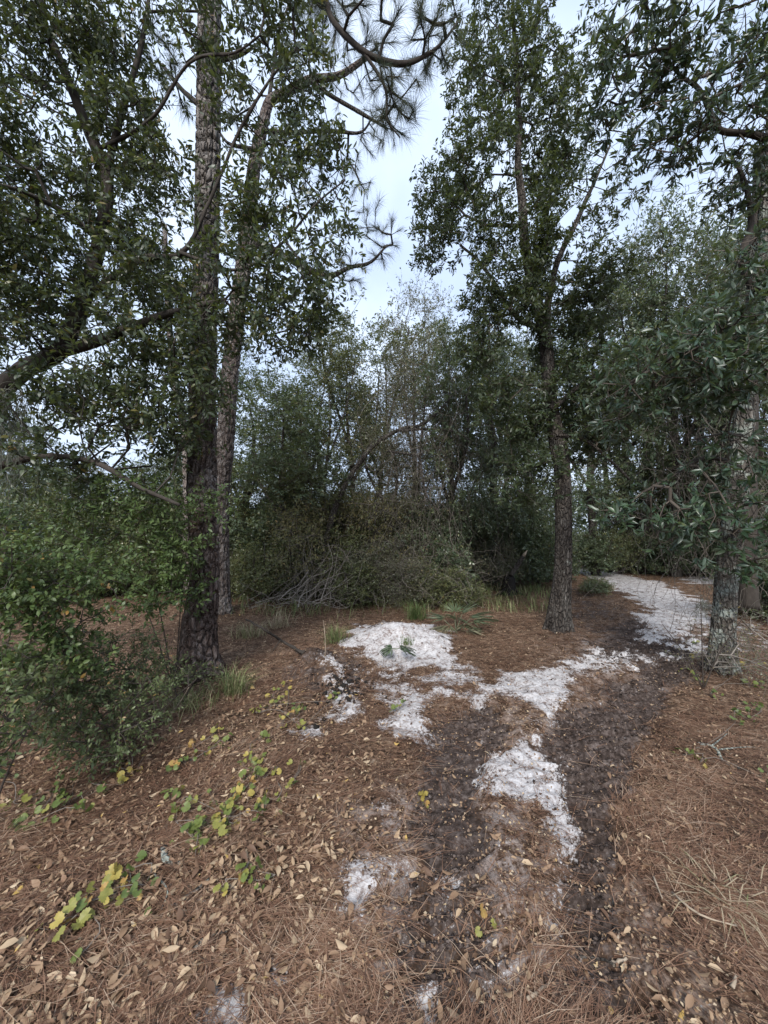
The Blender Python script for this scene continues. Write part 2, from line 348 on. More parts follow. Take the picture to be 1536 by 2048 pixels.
def H(x, y, mk=None):
    shp = np.shape(x); x = np.asarray(x, float).ravel(); y = np.asarray(y, float).ravel()
    s, mu = masks(x, y) if mk is None else mk
    near = 1 - sstep(15, 30, np.hypot(x, y))
    h = .07 * (fbm(x * .5, y * .5, 3, 1) - .5) + .5 * (1 - near) * (fbm(x * .08, y * .08, 3, 2) - .5)
    h += near * (.055 * (fbm(x * 4, y * 4, 4, 4) - .5) + .026 * (fbm(x * 19, y * 19, 3, 6) - .5))
    h += np.clip(s, 0, 1) * (.05 * fbm(x * 13, y * 13, 4, 12) - .02)
    dx, dy = x - MOUND_C[0], y - MOUND_C[1]
    h += .27 * np.exp(-(dx / .60) ** 2 - ((dy - .24) / .40) ** 2)
    for q in TRUNKS: h += .07 * np.exp(-((x - q[0]) ** 2 + (y - q[1]) ** 2) / .13)
    tread = treadv(x, y); tread = np.sign(tread) * np.abs(tread) ** .6
    h += np.clip(mu, 0, 1) * (-.075 + .042 * tread * np.clip(fbm(x * 2.3, y * 2.3, 2, 31) * 3 - .6, .1, 1) + .045 * (fbm(x * 11, y * 11, 3, 14) - .5))
    sx, sy = G(635, 1330)[:2]                                             # spoil heap left of the sand
    h += .16 * np.exp(-((x - sx) / .42) ** 2 - ((y - sy) / .4) ** 2) * (.6 + .8 * fbm(x * 6, y * 6, 3, 40))
    rx, ry = G(1200, 1215)[:2]
    h += .10 * np.exp(-((x - rx + .2) / .8) ** 2 - ((y - ry) / 1.2) ** 2)
    return h.reshape(shp)
def Hs(x, y): return float(H(np.array([x]), np.array([y]))[0])
def on(px, py):                                                      # pixel -> standing place on the terrain
    g = G(px, py); 
    for _ in range(3): g = G(px, py, Hs(g[0], g[1]))
    return g
def axis(a, b, s0, s1, far, neg):
    c = [a]; 
    while c[-1] < b: c.append(c[-1] + s0 + (s1 - s0) * (c[-1] - a) / (b - a))
    st = s1
    while c[-1] < far: st *= 1.22; c.append(c[-1] + st)
    l = [a]; st = s0
    while l[-1] > neg: st *= 1.3; l.append(l[-1] - st)
    return np.array(l[:0:-1] + c)
gx = axis(-4.6, 7.0, .027, .032, 300, -300); gy = axis(.75, 13, .014, .070, 300, -60)
X, Y = np.meshgrid(gx, gy); mk = masks(X, Y); dst = polymask(X.ravel(), Y.ravel(), DUSTP, .3); Z = H(X, Y, mk)
n0, n1 = X.shape; ii = (np.arange(n0 - 1)[:, None] * n1 + np.arange(n1 - 1)[None]).ravel()
T = np.concatenate([np.stack([ii, ii + 1, ii + n1 + 1], 1), np.stack([ii, ii + n1 + 1, ii + n1], 1)])
obj('ground', mesh('ground', np.stack([X, Y, Z], -1), T, M['ground'], {'sand': mk[0], 'mud': mk[1], 'dust': dst}, True), None, 'structure')

# ---------------------------------------------------------------- leaves
def leaf_t(w=.16, fold=.05, droop=.08, lod=2):
    if lod == 0:
        V = [(0, 0, 0), (-w, .48, fold), (0, 1, -droop), (w, .48, fold)]; T = [(0, 3, 2), (0, 2, 1)]
    elif lod == 1:
        V = [(0, 0, 0), (-w * .9, .36, fold), (w * .9, .36, fold), (-w * .75, .72, fold - droop * .4), (w * .75, .72, fold - droop * .4), (0, 1, -droop)]
        T = [(0, 2, 1), (1, 2, 4), (1, 4, 3), (3, 4, 5)]
    else:
        V = [(0, 0, 0), (-w * .8, .27, fold), (0, .3, 0), (w * .8, .27, fold), (-w * .88, .62, fold - droop * .3), (0, .65, -droop * .3), (w * .88, .62, fold - droop * .3), (0, 1, -droop)]
        T = [(0, 2, 1), (0, 3, 2), (1, 2, 5), (1, 5, 4), (2, 3, 6), (2, 6, 5), (4, 5, 7), (5, 6, 7)]
    return np.array(V, float), np.array(T)
def frames(axis_, normal):
    a = nrm(axis_); n = nrm(normal - a * np.sum(normal * a, -1, keepdims=True)); s = np.cross(a, n); return s, a, n
def put(tmpl, pos, s, a, n, sc):
    V, T = tmpl
    W = pos[:, None] + sc[:, None, None] * (V[None, :, 0:1] * s[:, None] + V[None, :, 1:2] * a[:, None] + V[None, :, 2:3] * n[:, None])
    TT = T[None] + (np.arange(len(pos)) * len(V))[:, None, None]
    return W.reshape(-1, 3), TT.reshape(-1, 3)
LEAFM = {}
def leaf_mesh(key, tmpl, mat, var):
    k = (key, round(var, 1))
    if k not in LEAFM: LEAFM[k] = mesh('leaf', tmpl[0], tmpl[1], mat, {'var': np.full(len(tmpl[0]), var)})
    return LEAFM[k]
def single_leaves(name, key, tmpl, mat, L, idx, base, parent):
    pos, s, a, n, sc, var = L
    for i in idx:
        v = min(.95, max(.05, round(float(var[i]) * 5) / 5))
        o = obj(name, leaf_mesh(key, tmpl, mat, v), parent)
        k = float(sc[i]); m = Matrix.Identity(4)
        for c, vec in enumerate((s[i], a[i], n[i])):
            for r in range(3): m[r][c] = float(vec[r]) * k
        for r in range(3): m[r][3] = float(pos[i][r] - base[r])
        o.matrix_basis = m
def inframe(p, pad=0):
    y = p[:, 1] * CP + (p[:, 2] - CAMZ) * SP; z = -p[:, 1] * SP + (p[:, 2] - CAMZ) * CP; y = np.maximum(y, .01)
    return (p[:, 1] > .2) & (np.abs(p[:, 0] / y) < 768 / F + pad) & (np.abs(z / y) < 1024 / F + pad)

# ---------------------------------------------------------------- branch growing
def lobes_to_points(lobes, clump=1.1, thr=.42, mul=1.0):
    out = []
    for c, r, n in lobes:
        n = int(n * mul)
        c, r = np.asarray(c, float), np.asarray(r, float); k = int(n * 3) + 8
        d = nrm(R.normal(size=(k, 3))) * (R.random((k, 1)) ** .42) * r + c
        q = vn3(*(d * clump + 50).T) > thr + .25 * (R.random(k) - .5)
        q &= d[:, 2] > .15
        out.append(d[q][:n])
    return np.concatenate(out)
def grow(skel, att, wgt=.35, seg=.3, sag=.05, wob=.06):
    """join every crown point to the nearest branch; returns nodes, parents, skeleton count, tips"""
    pos, par, ln = [], [], []
    for pts in skel:
        base = len(pos)
        for i, p in enumerate(pts): pos.append(p); par.append(-1); ln.append(i * .05)
    ns = len(pos); cap = ns + len(att) * 14
    Pn = np.zeros((cap, 3)); Pn[:ns] = pos; Ln = np.zeros(cap); Ln[:ns] = np.array(ln) * 0; pa = [-1] * ns; n = ns
    d0 = np.array([np.min(np.sum((Pn[:ns] - a) ** 2, 1)) for a in att]); tips = []
    for a in att[np.argsort(d0)]:
        d = np.sqrt(np.sum((Pn[:n] - a) ** 2, 1)); i = int(np.argmin(d + wgt * Ln[:n])); D = d[i]
        k = min(12, max(1, int(D / seg))); st = Pn[i].copy(); last = i
        for j in range(1, k + 1):
            f = j / k; q = st + (a - st) * f
            if j < k: q = q + R.normal(size=3) * wob * min(D, 1.2) + np.array([0, 0, -sag * math.sin(math.pi * f) * D])
            Pn[n] = q; Ln[n] = Ln[last] + D / k; pa.append(last); last = n; n += 1
        tips.append(last)
    return Pn[:n], np.array(pa), ns, np.array(tips)
def branch_geo(Pn, pa, ns, tips, r0=.0035, rmax=.05, ex=.42):
    cnt = np.zeros(len(Pn)); cnt[tips] += 1
    for i in range(len(Pn) - 1, ns - 1, -1):
        if pa[i] >= 0: cnt[pa[i]] += cnt[i]
    r = np.minimum(r0 * np.maximum(cnt, 1) ** ex, rmax); e = np.arange(ns, len(Pn)); p = pa[e]
    ra = np.where(p < ns, r[e] * 1.15, np.minimum(r[p], r[e] * 1.5)); big = r[e] > .012
    b = Buf()
    for sel, k in ((big, 6), (~big, 3)):
        if sel.any():
            d = nrm(Pn[e[sel]] - Pn[p[sel]])
            b.add(*segs(Pn[p[sel]] - d * r[e[sel]][:, None] * .4, Pn[e[sel]], ra[sel], r[e[sel]], k), .3 + .4 * R.random())
    return b
def sprigs(tips_pos, tips_dir, twigs=4, tl=(.14, .34), nl=9, size=(.06, .085), out=.85, upb=.25, whorl=False, spread=.75, flat=.5, hang=0.0):
    k = len(tips_pos); p0 = np.repeat(tips_pos, twigs, 0); d0 = np.repeat(tips_dir, twigs, 0); K = len(p0)
    d = nrm(d0 * .6 + R.normal(size=(K, 3)) * spread + np.array([0, 0, upb - hang])); l = R.uniform(*tl, K)
    mid = p0 + d * l[:, None] * .5; d2 = nrm(d + R.normal(size=(K, 3)) * .25 + np.array([0, 0, .1 - hang])); end = mid + d2 * l[:, None] * .5
    A = np.concatenate([p0, mid]); B = np.concatenate([mid, end])
    f = (np.arange(nl) + R.random((K, nl))) / nl
    if whorl: f = 1 - (1 - f) * .32
    else: f = .15 + .85 * f
    f = f[..., None]
    pos = np.where(f < .5, p0[:, None] + (mid - p0)[:, None] * f * 2, mid[:, None] + (end - mid)[:, None] * (f - .5) * 2).reshape(-1, 3)
    ax = np.repeat(d2, nl, 0); q = R.normal(size=(K * nl, 3)); rad = nrm(q - ax * np.sum(q * ax, 1, keepdims=True))
    la = nrm(ax * (1 - out * .5) + rad * out + np.array([0, 0, -.12 - hang * .5])); nr = np.array([0, 0, 1.]) * flat + ax * .35 + R.normal(size=(K * nl, 3)) * .5
    s, a, n = frames(la, nr)
    sc = R.uniform(*size, K * nl) * (1 - .25 * R.random(K * nl)); var = np.clip(np.repeat(R.random(K) * .5 + .1, nl) + R.random(K * nl) * .45, 0, 1) ** 1.15
    return (A, B), (pos, s, a, n, sc, var)

# ---------------------------------------------------------------- trunks with bark relief
def pine_disp(depth=.022, cell=.085, seed=1):
    rr = np.random.default_rng(seed)
    def f(th, s, r):
        x = th * .17; y = s
        def cellf(x, y):
            i0 = np.floor(x / cell); j0 = np.floor(y / (cell * 1.9)); d1 = np.full(x.shape, 9.); d2 = np.full(x.shape, 9.)
            for di in (-1, 0, 1):
                for dj in (-1, 0, 1):
                    a = (i0 + di).astype(np.int64) % max(1, int(round(2 * math.pi * .17 / cell))); b = (j0 + dj).astype(np.int64)
                    cx = (i0 + di + .15 + .7 * _h2(a, b, seed)) * cell; cyy = (j0 + dj + .15 + .7 * _h2(a, b, seed + 7)) * cell * 1.9
                    d = np.hypot(x - cx, (y - cyy) / 1.9) + .012 * _h2(a, b, seed + 3)
                    d2 = np.minimum(d2, np.maximum(d1, d)); d1 = np.minimum(d1, d)
            return d2 - d1
        e = sstep(.0, .022, cellf(x + .02 * (fbm(x * 20, y * 20, 2) - .5), y + .03 * (fbm(x * 16, y * 9, 2, 5) - .5)))
        return depth * (e - .6) + .006 * (fbm(x * 60, y * 45, 3, seed) - .5)
    return f
def oak_disp(depth=.012, fr=13, seed=2):
    def f(th, s, r):
        a = np.abs(np.sin(th * fr / 2 + 2.4 * (fbm(np.cos(th) * 2 + 9, s * 3 + np.sin(th) * 2, 3, seed) - .5) * 2)) 
        return depth * (a - .6) + .010 * (fbm(np.cos(th) * 4 + 20, s * 14 + np.sin(th) * 4, 4, seed + 1) - .5)
    return f
def flare(base_z, amt=.5, h=.35, lob=5, ph=0.3):
    def f(th, s, r): return r * amt * np.exp(-s / h) * (.55 + .45 * np.cos(lob * th + ph + 1.1 * np.sin(2 * th)))
    return f
def both(*fs): return lambda th, s, r: sum(f(th, s, r) for f in fs)
def px_line(L, d=None):
    """[(px, py, width_px[, depth])] -> x y z radius"""
    out = []
    for q in L:
        D = q[3] if len(q) > 3 else d
        out.append((*P(q[0], q[1], D), q[2] * D / F / 2))
    return np.array(out)

def build_tree(name, label, cat, trunk, mat, disp=None, sides=20, step=.06, limbs=(), limb_mat=None, att=None, wgt=.35, seg=.3, sag=.05, twig_mat=None,
               spr=None, leaf=None, leaf_mat=None, leaf_key='', n_single=0, single_t=None, needles=None, r0=.0035, rmax=.05, group=None, vmax=None):
    base = np.array([trunk[0][0], trunk[0][1], max(0., trunk[0][2])])
    root = thing(name, label, cat, tuple(base), group)
    tp = spline(trunk, step); V, T = tube(tp[:, :3], tp[:, 3], sides, disp)
    tr = obj('trunk', mesh('trunk', V - base, T, mat, None, True), root); skel = [tp[::max(1, int(.15 / step)), :3][2:]]
    for lb in limbs:
        lp = spline(lb, .06); V, T = tube(lp[:, :3], lp[:, 3], 10, oak_disp(.005, 7, 5) if lb[0][3] > .02 else None)
        obj('limb', mesh('limb', V - base, T, limb_mat or mat, None, True), root); skel.append(lp[::2, :3][1:])
    if att is not None and len(att):
        Pn, pa, ns, tips = grow(skel, att, wgt, seg, sag); b = branch_geo(Pn, pa, ns, tips, r0, rmax)
        tp_, td = Pn[tips], nrm(Pn[tips] - Pn[pa[tips]])
        if spr:
            (A, B), L = sprigs(tp_, td, **spr); b.add(*segs(A, B, r0 * .7, r0 * .45, 3), .4)
            pos = L[0]; idx = np.array([], int)
            if n_single:
                vis = np.where(inframe(pos))[0]; dist = np.linalg.norm(pos[vis] - [0, 0, CAMZ], axis=1)
                idx = vis[np.argsort(dist / L[4][vis])[:n_single]]
            keep = np.ones(len(pos), bool); keep[idx] = False
            W, TT = put(leaf, *[q[keep] for q in L[:5]])
            va = L[5] if vmax is None else L[5] * vmax
            crown = obj('crown', mesh('crown', W - base, TT, leaf_mat, {'var': np.repeat(va[keep], len(leaf[0]))}), root, 'stuff')
            if n_single: single_leaves('leaf', leaf_key, single_t or leaf, leaf_mat, (*L[:5], va), idx, base, root)
        if needles:
            nn, ln = needles; K = len(tp_); ax = np.repeat(td, nn, 0); q = R.normal(size=(K * nn, 3)); rad = nrm(q - ax * np.sum(q * ax, 1, keepdims=True))
            an = R.uniform(.1, 1.15, (K * nn, 1)) * np.repeat(R.uniform(.6, 1.1, (K, 1)), nn, 0); d = nrm(ax * np.cos(an) + rad * np.sin(an)); l = R.uniform(ln * .6, ln * 1.1, (K * nn, 1)) * np.repeat(R.uniform(.7, 1.1, (K, 1)), nn, 0)
            p0 = np.repeat(tp_, nn, 0) - ax * R.uniform(0, .14, (K * nn, 1)); p1 = p0 + d * l * .55; p2 = p1 + nrm(d + np.array([0, 0, -.32])) * l * .45
            sd_ = nrm(np.cross(d, R.normal(size=(K * nn, 3)))) * .0013
            W = np.stack([p0 - sd_, p0 + sd_, p1 - sd_, p1 + sd_, p2], 1); t_ = np.array([(0, 1, 3), (0, 3, 2), (2, 3, 4)])
            TT = t_[None] + (np.arange(K * nn) * 5)[:, None, None]
            obj('needles', mesh('needles', W.reshape(-1, 3) - base, TT, M['needle'], {'var': np.repeat(R.random(K * nn), 5)}), root, 'stuff')
        obj('twigs', b.make('twigs', twig_mat or M['twig'], base), root, 'stuff')
    return root
def lob(px, py, d, rx, ry, rd, n): return (P(px, py, d), (rx * d / F, rd, ry * d / F), n)

# ================================================================= the near trees
# 1 big pine left of the clearing
b0 = on(398, 1338)
tr = px_line([(398, 1345, 66, b0[1]), (399, 1250, 60), (409, 1150, 50), (404, 950, 50), (406, 750, 46), (413, 500, 43), (417, 250, 43), (420, 0, 40)], b0[1])
tr = np.vstack([tr, [(tr[-1][0] + .05, b0[1], 11, .085), (tr[-1][0] + .1, b0[1] + .1, 14.5, .04)]])
lim = [px_line([(424, -180, 16, 4.1), (520, -170, 14, 4.2), (600, -90, 12, 4.2), (648, -10, 11, 4.2), (668, 45, 11, 4.2), (735, 108, 12, 4.2), (800, 128, 11, 4.2), (845, 115, 8, 4.2), (880, 90, 6, 4.2), (915, 45, 4, 4.2)]),
       px_line([(728, 105, 7, 4.2), (770, 175, 6, 4.25), (775, 240, 4, 4.3), (800, 275, 2.5, 4.3)]),
       px_line([(415, 225, 12, 4.1), (360, 175, 9, 4.3), (325, 130, 7, 4.5)]),
       px_line([(428, 125, 10, 4.1), (480, 110, 7, 4.0), (520, 85, 5, 3.9)])]
att = np.concatenate([lobes_to_points([lob(735, 40, 4.2, 90, 70, .6, 26), lob(860, 60, 4.2, 70, 75, .5, 24), lob(790, 200, 4.3, 55, 75, .4, 18), lob(640, -20, 4.2, 60, 70, .5, 14), lob(340, 150, 4.4, 40, 60, .4, 8), lob(560, -150, 4.2, 140, 120, .8, 26)], 1, .0, 1.7)])
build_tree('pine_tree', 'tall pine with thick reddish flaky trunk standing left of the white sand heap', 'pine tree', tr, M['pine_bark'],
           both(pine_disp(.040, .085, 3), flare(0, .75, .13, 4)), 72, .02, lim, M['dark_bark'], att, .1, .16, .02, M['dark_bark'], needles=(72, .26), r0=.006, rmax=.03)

# 2 paler pine behind it
b1 = on(444, 1222); D = b1[1]
tr = px_line([(444, 1228, 34), (443, 1150, 29), (442, 1000, 29), (450, 900, 31), (460, 750, 31), (475, 620, 30), (488, 525, 29), (498, 425, 27), (510, 325, 23), (526, 250, 20), (536, 210, 17), (550, 195, 16), (575, 183, 15), (620, 160, 13), (680, 150, 10), (740, 110, 7)], D)
lim = [px_line([(490, 490, 15), (530, 492, 14), (560, 508, 14), (620, 540, 12), (660, 552, 11), (700, 535, 8), (740, 525, 6), (775, 490, 4)], D),
       px_line([(620, 160, 9), (660, 190, 8), (720, 225, 7), (770, 255, 4)], D - .1), px_line([(524, 262, 10), (580, 265, 8), (660, 262, 7), (720, 265, 5), (745, 235, 3)], D - .2),
       px_line([(518, 300, 10), (490, 295, 8), (455, 285, 6), (430, 250, 4)], D - .3), px_line([(536, 215, 9), (545, 150, 7), (560, 60, 6), (590, -20, 4)], D)]
att = lobes_to_points([lob(760, 470, D, 45, 60, .6, 22), lob(700, 540, D, 50, 40, .5, 14), lob(720, 370, D, 35, 45, .5, 10), lob(760, 260, D, 50, 50, .6, 16), lob(640, 330, D, 90, 60, .8, 12), lob(680, 160, D, 90, 60, .8, 18), lob(590, 20, D, 70, 60, .8, 10), lob(480, 230, D, 60, 60, .6, 8)], 1, .0, 1.4)
build_tree('pine_tree', 'paler slimmer pine behind the thick pine, its top bent to the right', 'pine tree', tr, M['pine_bark_pale'],
           both(pine_disp(.034, .085, 9), flare(0, .4, .2, 4)), 48, .035, lim, M['oak_bark'], att, .1, .16, .02, M['oak_bark'], needles=(58, .26), r0=.006, rmax=.03)

# 3 laurel oak right of the middle, by the bend of the path
b2 = on(1118, 1255); D = b2[1]
tr = px_line([(1117, 1262, 46), (1119, 1220, 40), (1125, 1150, 32), (1127, 1080, 30), (1125, 950, 29), (1118, 900, 31), (1103, 820, 26), (1096, 750, 24), (1091, 680, 25), (1076, 610, 20), (1058, 540, 18), (1048, 470, 17), (1044, 400, 15), (1036, 330, 12), (1038, 240, 10), (1034, 160, 8), (1028, 60, 6), (1024, -60, 4)], D)
lim = [px_line([(1092, 690, 18), (1094, 620, 16), (1105, 560, 13), (1120, 510, 11), (1150, 450, 10), (1172, 400, 8), (1195, 350, 6), (1220, 290, 4)], D),
       px_line([(1088, 675, 13), (1072, 655, 12), (1042, 640, 11), (1018, 615, 9), (985, 560, 7), (955, 520, 6), (920, 490, 4)], D + .1),
       px_line([(1120, 920, 10), (1090, 925, 7), (1050, 945, 5), (1010, 960, 4)], D + .1), px_line([(1044, 452, 8), (1010, 450, 7), (975, 450, 5), (930, 430, 4)], D - .1),
       px_line([(1104, 820, 9), (1160, 770, 8), (1215, 730, 6), (1260, 690, 4)], D - .2), px_line([(1112, 870, 9), (1170, 880, 7), (1230, 930, 5), (1260, 960, 4)], D - .1)]
att = lobes_to_points([lob(1000, 60, D, 95, 100, .8, 90), lob(1110, 120, D, 100, 110, .8, 80), lob(1000, 190, D, 80, 90, .8, 75), lob(920, 170, D, 40, 50, .5, 16), lob(1110, 260, D, 90, 90, .8, 80), lob(960, 340, D, 95, 80, .8, 95), lob(880, 390, D, 70, 60, .7, 50),
                       lob(1110, 360, D, 70, 80, .7, 75), lob(890, 480, D, 70, 60, .7, 50), lob(970, 480, D, 70, 60, .7, 55), lob(1000, 600, D, 80, 70, .8, 95), lob(1180, 600, D, 70, 90, .8, 110), lob(1080, 520, D, 60, 50, .6, 60), lob(1130, 700, D, 70, 60, .7, 85), lob(960, 700, D, 50, 60, .6, 50),
                       lob(1190, 780, D - .2, 90, 70, .7, 120), lob(1030, 820, D, 80, 70, .6, 110), lob(1200, 880, D, 80, 60, .7, 95), lob(1060, 960, D, 80, 60, .6, 70), lob(1210, 420, D, 60, 60, .6, 22), lob(1020, -60, D, 200, 60, .9, 60), lob(1075, 600, D - .5, 60, 70, .3, 45), lob(1110, 430, D - .3, 60, 60, .4, 45)], 2.2, .40, 1.12)
build_tree('oak_tree', 'slender oak leaning left with dark green crown, standing between sand heap and path bend', 'oak tree', tr, M['oak_bark'],
           both(oak_disp(.020, 19, 4), flare(0, .40, .16, 5)), 60, .025, lim, None, att, .3, .22, .03, None, dict(twigs=4, tl=(.10, .24), nl=9, size=(.068, .10), spread=.65), leaf_t(.17, .04, .08, 1), M['oak_leaf'], 'oak', 150, leaf_t(.17, .04, .08, 2), r0=.003, rmax=.028, vmax=.86)

# 4 lichen-grey tree at the right edge with broad whorled leaves
b3 = on(1443, 1335); D = b3[1]
tr = px_line([(1443, 1342, 44), (1445, 1280, 38), (1449, 1220, 36), (1456, 1135, 35), (1468, 1040, 35), (1482, 900, 34), (1494, 780, 32), (1508, 660, 30), (1522, 540, 28), (1534, 420, 26), (1545, 280, 22), (1550, 120, 18), (1560, -80, 12)], D)
lim = [px_line([(1520, 600, 16), (1500, 560, 16), (1486, 525, 15), (1490, 490, 14), (1502, 455, 12), (1498, 400, 9), (1480, 340, 7), (1450, 300, 4)], D - .1),
       px_line([(1545, 280, 14), (1500, 268, 12), (1440, 260, 11), (1420, 225, 9), (1400, 180, 8), (1360, 150, 6), (1320, 100, 5)], D - .4),
       px_line([(1478, 935, 9), (1440, 918, 9), (1400, 918, 8), (1365, 940, 6), (1320, 965, 4), (1285, 985, 3)], D - .2),
       px_line([(1500, 740, 11), (1440, 720, 9), (1370, 715, 8), (1300, 740, 6), (1250, 780, 4)], D - .5),
       px_line([(1485, 870, 5), (1440, 868, 4), (1385, 880, 3)], D - .4)]
att = lobes_to_points([lob(1290, 60, D - .6, 95, 70, .5, 62), lob(1390, 60, D - .7, 60, 60, .5, 18), lob(1245, 170, D - .4, 60, 60, .5, 40), lob(1400, 230, D - .5, 60, 50, .5, 42), lob(1340, 130, D - .5, 60, 50, .4, 30), lob(1260, 300, D - .3, 50, 50, .5, 18), lob(1340, 310, D - .3, 60, 40, .5, 16), lob(1500, 80, D - .5, 60, 80, .6, 40), lob(1490, 190, D - .3, 60, 50, .5, 20),
                       lob(1500, 370, D - .2, 60, 60, .5, 34), lob(1480, 640, D - .3, 80, 60, .6, 46), lob(1400, 700, D - .6, 110, 60, .6, 80), lob(1290, 760, D - .5, 90, 55, .6, 52), lob(1460, 760, D - .7, 90, 50, .5, 56), lob(1240, 830, D - .2, 60, 50, .5, 20), lob(1360, 820, D - .1, 80, 40, .5, 22),
                       lob(1235, 1030, D - .6, 45, 18, .3, 12), lob(1380, 1060, D - .4, 80, 45, .5, 40), lob(1500, 1040, D - .4, 60, 60, .5, 30), lob(1340, 1000, D - .2, 70, 40, .5, 16), lob(1470, 920, D - .5, 70, 70, .3, 24), lob(1510, 1120, D - .4, 40, 60, .3, 18), lob(1530, 250, D - .5, 50, 120, .4, 30), lob(1500, 520, D - .5, 50, 90, .3, 24)], 1.5, .28)
build_tree('bay_tree', 'grey lichened tree at the right edge with broad glossy leaves in whorls', 'tree', tr, M['lichen_bark'],
           both(oak_disp(.014, 15, 8), flare(0, .5, .15, 5)), 52, .025, lim, M['dark_bark'], att, .25, .2, .03, None,
           dict(twigs=2, tl=(.10, .26), nl=10, size=(.060, .125), whorl=True, out=.85, upb=.2, flat=.3), leaf_t(.15, .04, .14, 2), M['bay_leaf'], 'bay', 300, r0=.004, rmax=.022)

# 5 wide oak whose trunk stands beyond the left edge and leans in over the clearing
D = 3.6
tr = np.vstack([[(-4.7, 3.5, 0, .19), (-4.4, 3.5, .8, .16), (-4.05, 3.55, 1.9, .11)], px_line([(-20, 815, 36, D), (45, 742, 33, D), (115, 705, 30, D), (160, 620, 27, D), (190, 520, 25, D), (210, 430, 23, D), (214, 345, 21, D), (190, 290, 22, D), (160, 220, 18, D), (125, 130, 14, D), (90, 50, 10, D), (70, -60, 8, D)])])
lim = [px_line([(214, 340, 16), (232, 270, 13), (255, 190, 11), (285, 80, 9), (300, -20, 6)], D), px_line([(115, 706, 24, 3.6), (200, 680, 20, 3.5), (300, 640, 15, 3.4), (380, 615, 10, 3.3), (450, 600, 7, 3.2)]),
       px_line([(-60, 935, 18, 3.4), (0, 930, 15, 3.4), (90, 912, 12, 3.3), (190, 925, 11, 3.3), (280, 975, 9, 3.2), (360, 1010, 6, 3.2)]),
       px_line([(165, 600, 16, 3.6), (280, 520, 12, 3.5), (365, 505, 9, 3.4), (420, 400, 6, 3.3), (480, 260, 6, 3.2), (540, 160, 5, 3.1), (600, 90, 4, 3.1)]),
       px_line([(360, 505, 8, 3.4), (470, 540, 6, 3.3), (560, 490, 5, 3.2), (630, 410, 4, 3.2), (690, 360, 3, 3.2)]), px_line([(200, 480, 13, 3.6), (120, 420, 10, 3.3), (40, 380, 7, 3.0)]),
       px_line([(195, 300, 9, 3.6), (300, 240, 6, 3.3), (380, 125, 5, 3.1), (470, 105, 4, 3.0), (520, 70, 3, 3.0)])]
att = lobes_to_points([lob(90, 100, 3.4, 130, 120, .7, 130), lob(250, 90, 3.5, 110, 110, .7, 100), lob(80, 300, 3.3, 120, 110, .7, 130), lob(240, 270, 3.5, 90, 100, .6, 85), lob(60, 480, 3.2, 110, 110, .6, 120), lob(230, 460, 3.6, 110, 90, .6, 90), lob(330, 560, 3.5, 100, 80, .6, 90),
                       lob(120, 620, 3.5, 120, 80, .6, 95), lob(300, 690, 3.5, 120, 80, .6, 110), lob(60, 800, 3.4, 90, 70, .5, 42), lob(210, 800, 3.4, 110, 70, .6, 80), lob(310, 860, 3.4, 90, 80, .5, 80), lob(150, 930, 3.4, 120, 60, .5, 50), lob(380, 760, 3.4, 50, 60, .3, 22), lob(440, 90, 3.3, 100, 90, .6, 34), lob(560, 80, 3.2, 90, 90, .6, 56), lob(490, 230, 3.4, 70, 80, .5, 20),
                       lob(600, 210, 3.3, 90, 80, .5, 34), lob(610, 330, 3.3, 100, 70, .5, 48), lob(460, 400, 3.3, 70, 90, .5, 20), lob(330, 350, 3.4, 70, 80, .5, 36), lob(560, 440, 3.3, 90, 70, .5, 40), lob(490, 570, 3.2, 80, 60, .5, 46), lob(600, 560, 3.2, 80, 60, .5, 38), lob(560, 660, 3.2, 90, 50, .4, 40), lob(630, 610, 3.2, 50, 50, .4, 18), lob(430, 660, 3.2, 60, 45, .4, 26), lob(430, 780, 3.3, 50, 40, .3, 14), lob(670, 470, 3.3, 60, 50, .4, 14), lob(0, 650, 3.0, 60, 80, .4, 30),
                       lob(100, -80, 3.4, 250, 90, .8, 80), lob(420, -60, 3.3, 200, 70, .7, 60), lob(-120, 300, 3.0, 100, 350, .8, 80)], 2.4, .36, .86)
build_tree('oak_tree', 'wide dark oak leaning in from the left edge, leaves hanging before the pines', 'oak tree', tr, M['dark_bark'],
           oak_disp(.012, 13, 6), 30, .05, lim, M['dark_bark'], att, .3, .2, .05, M['dark_bark'], dict(twigs=4, tl=(.10, .26), nl=9, size=(.052, .080), flat=.45, hang=.1), leaf_t(.19, .05, .08, 1), M['oak_leaf'], 'oak2', 300, leaf_t(.19, .05, .08, 2), r0=.0028, rmax=.022)

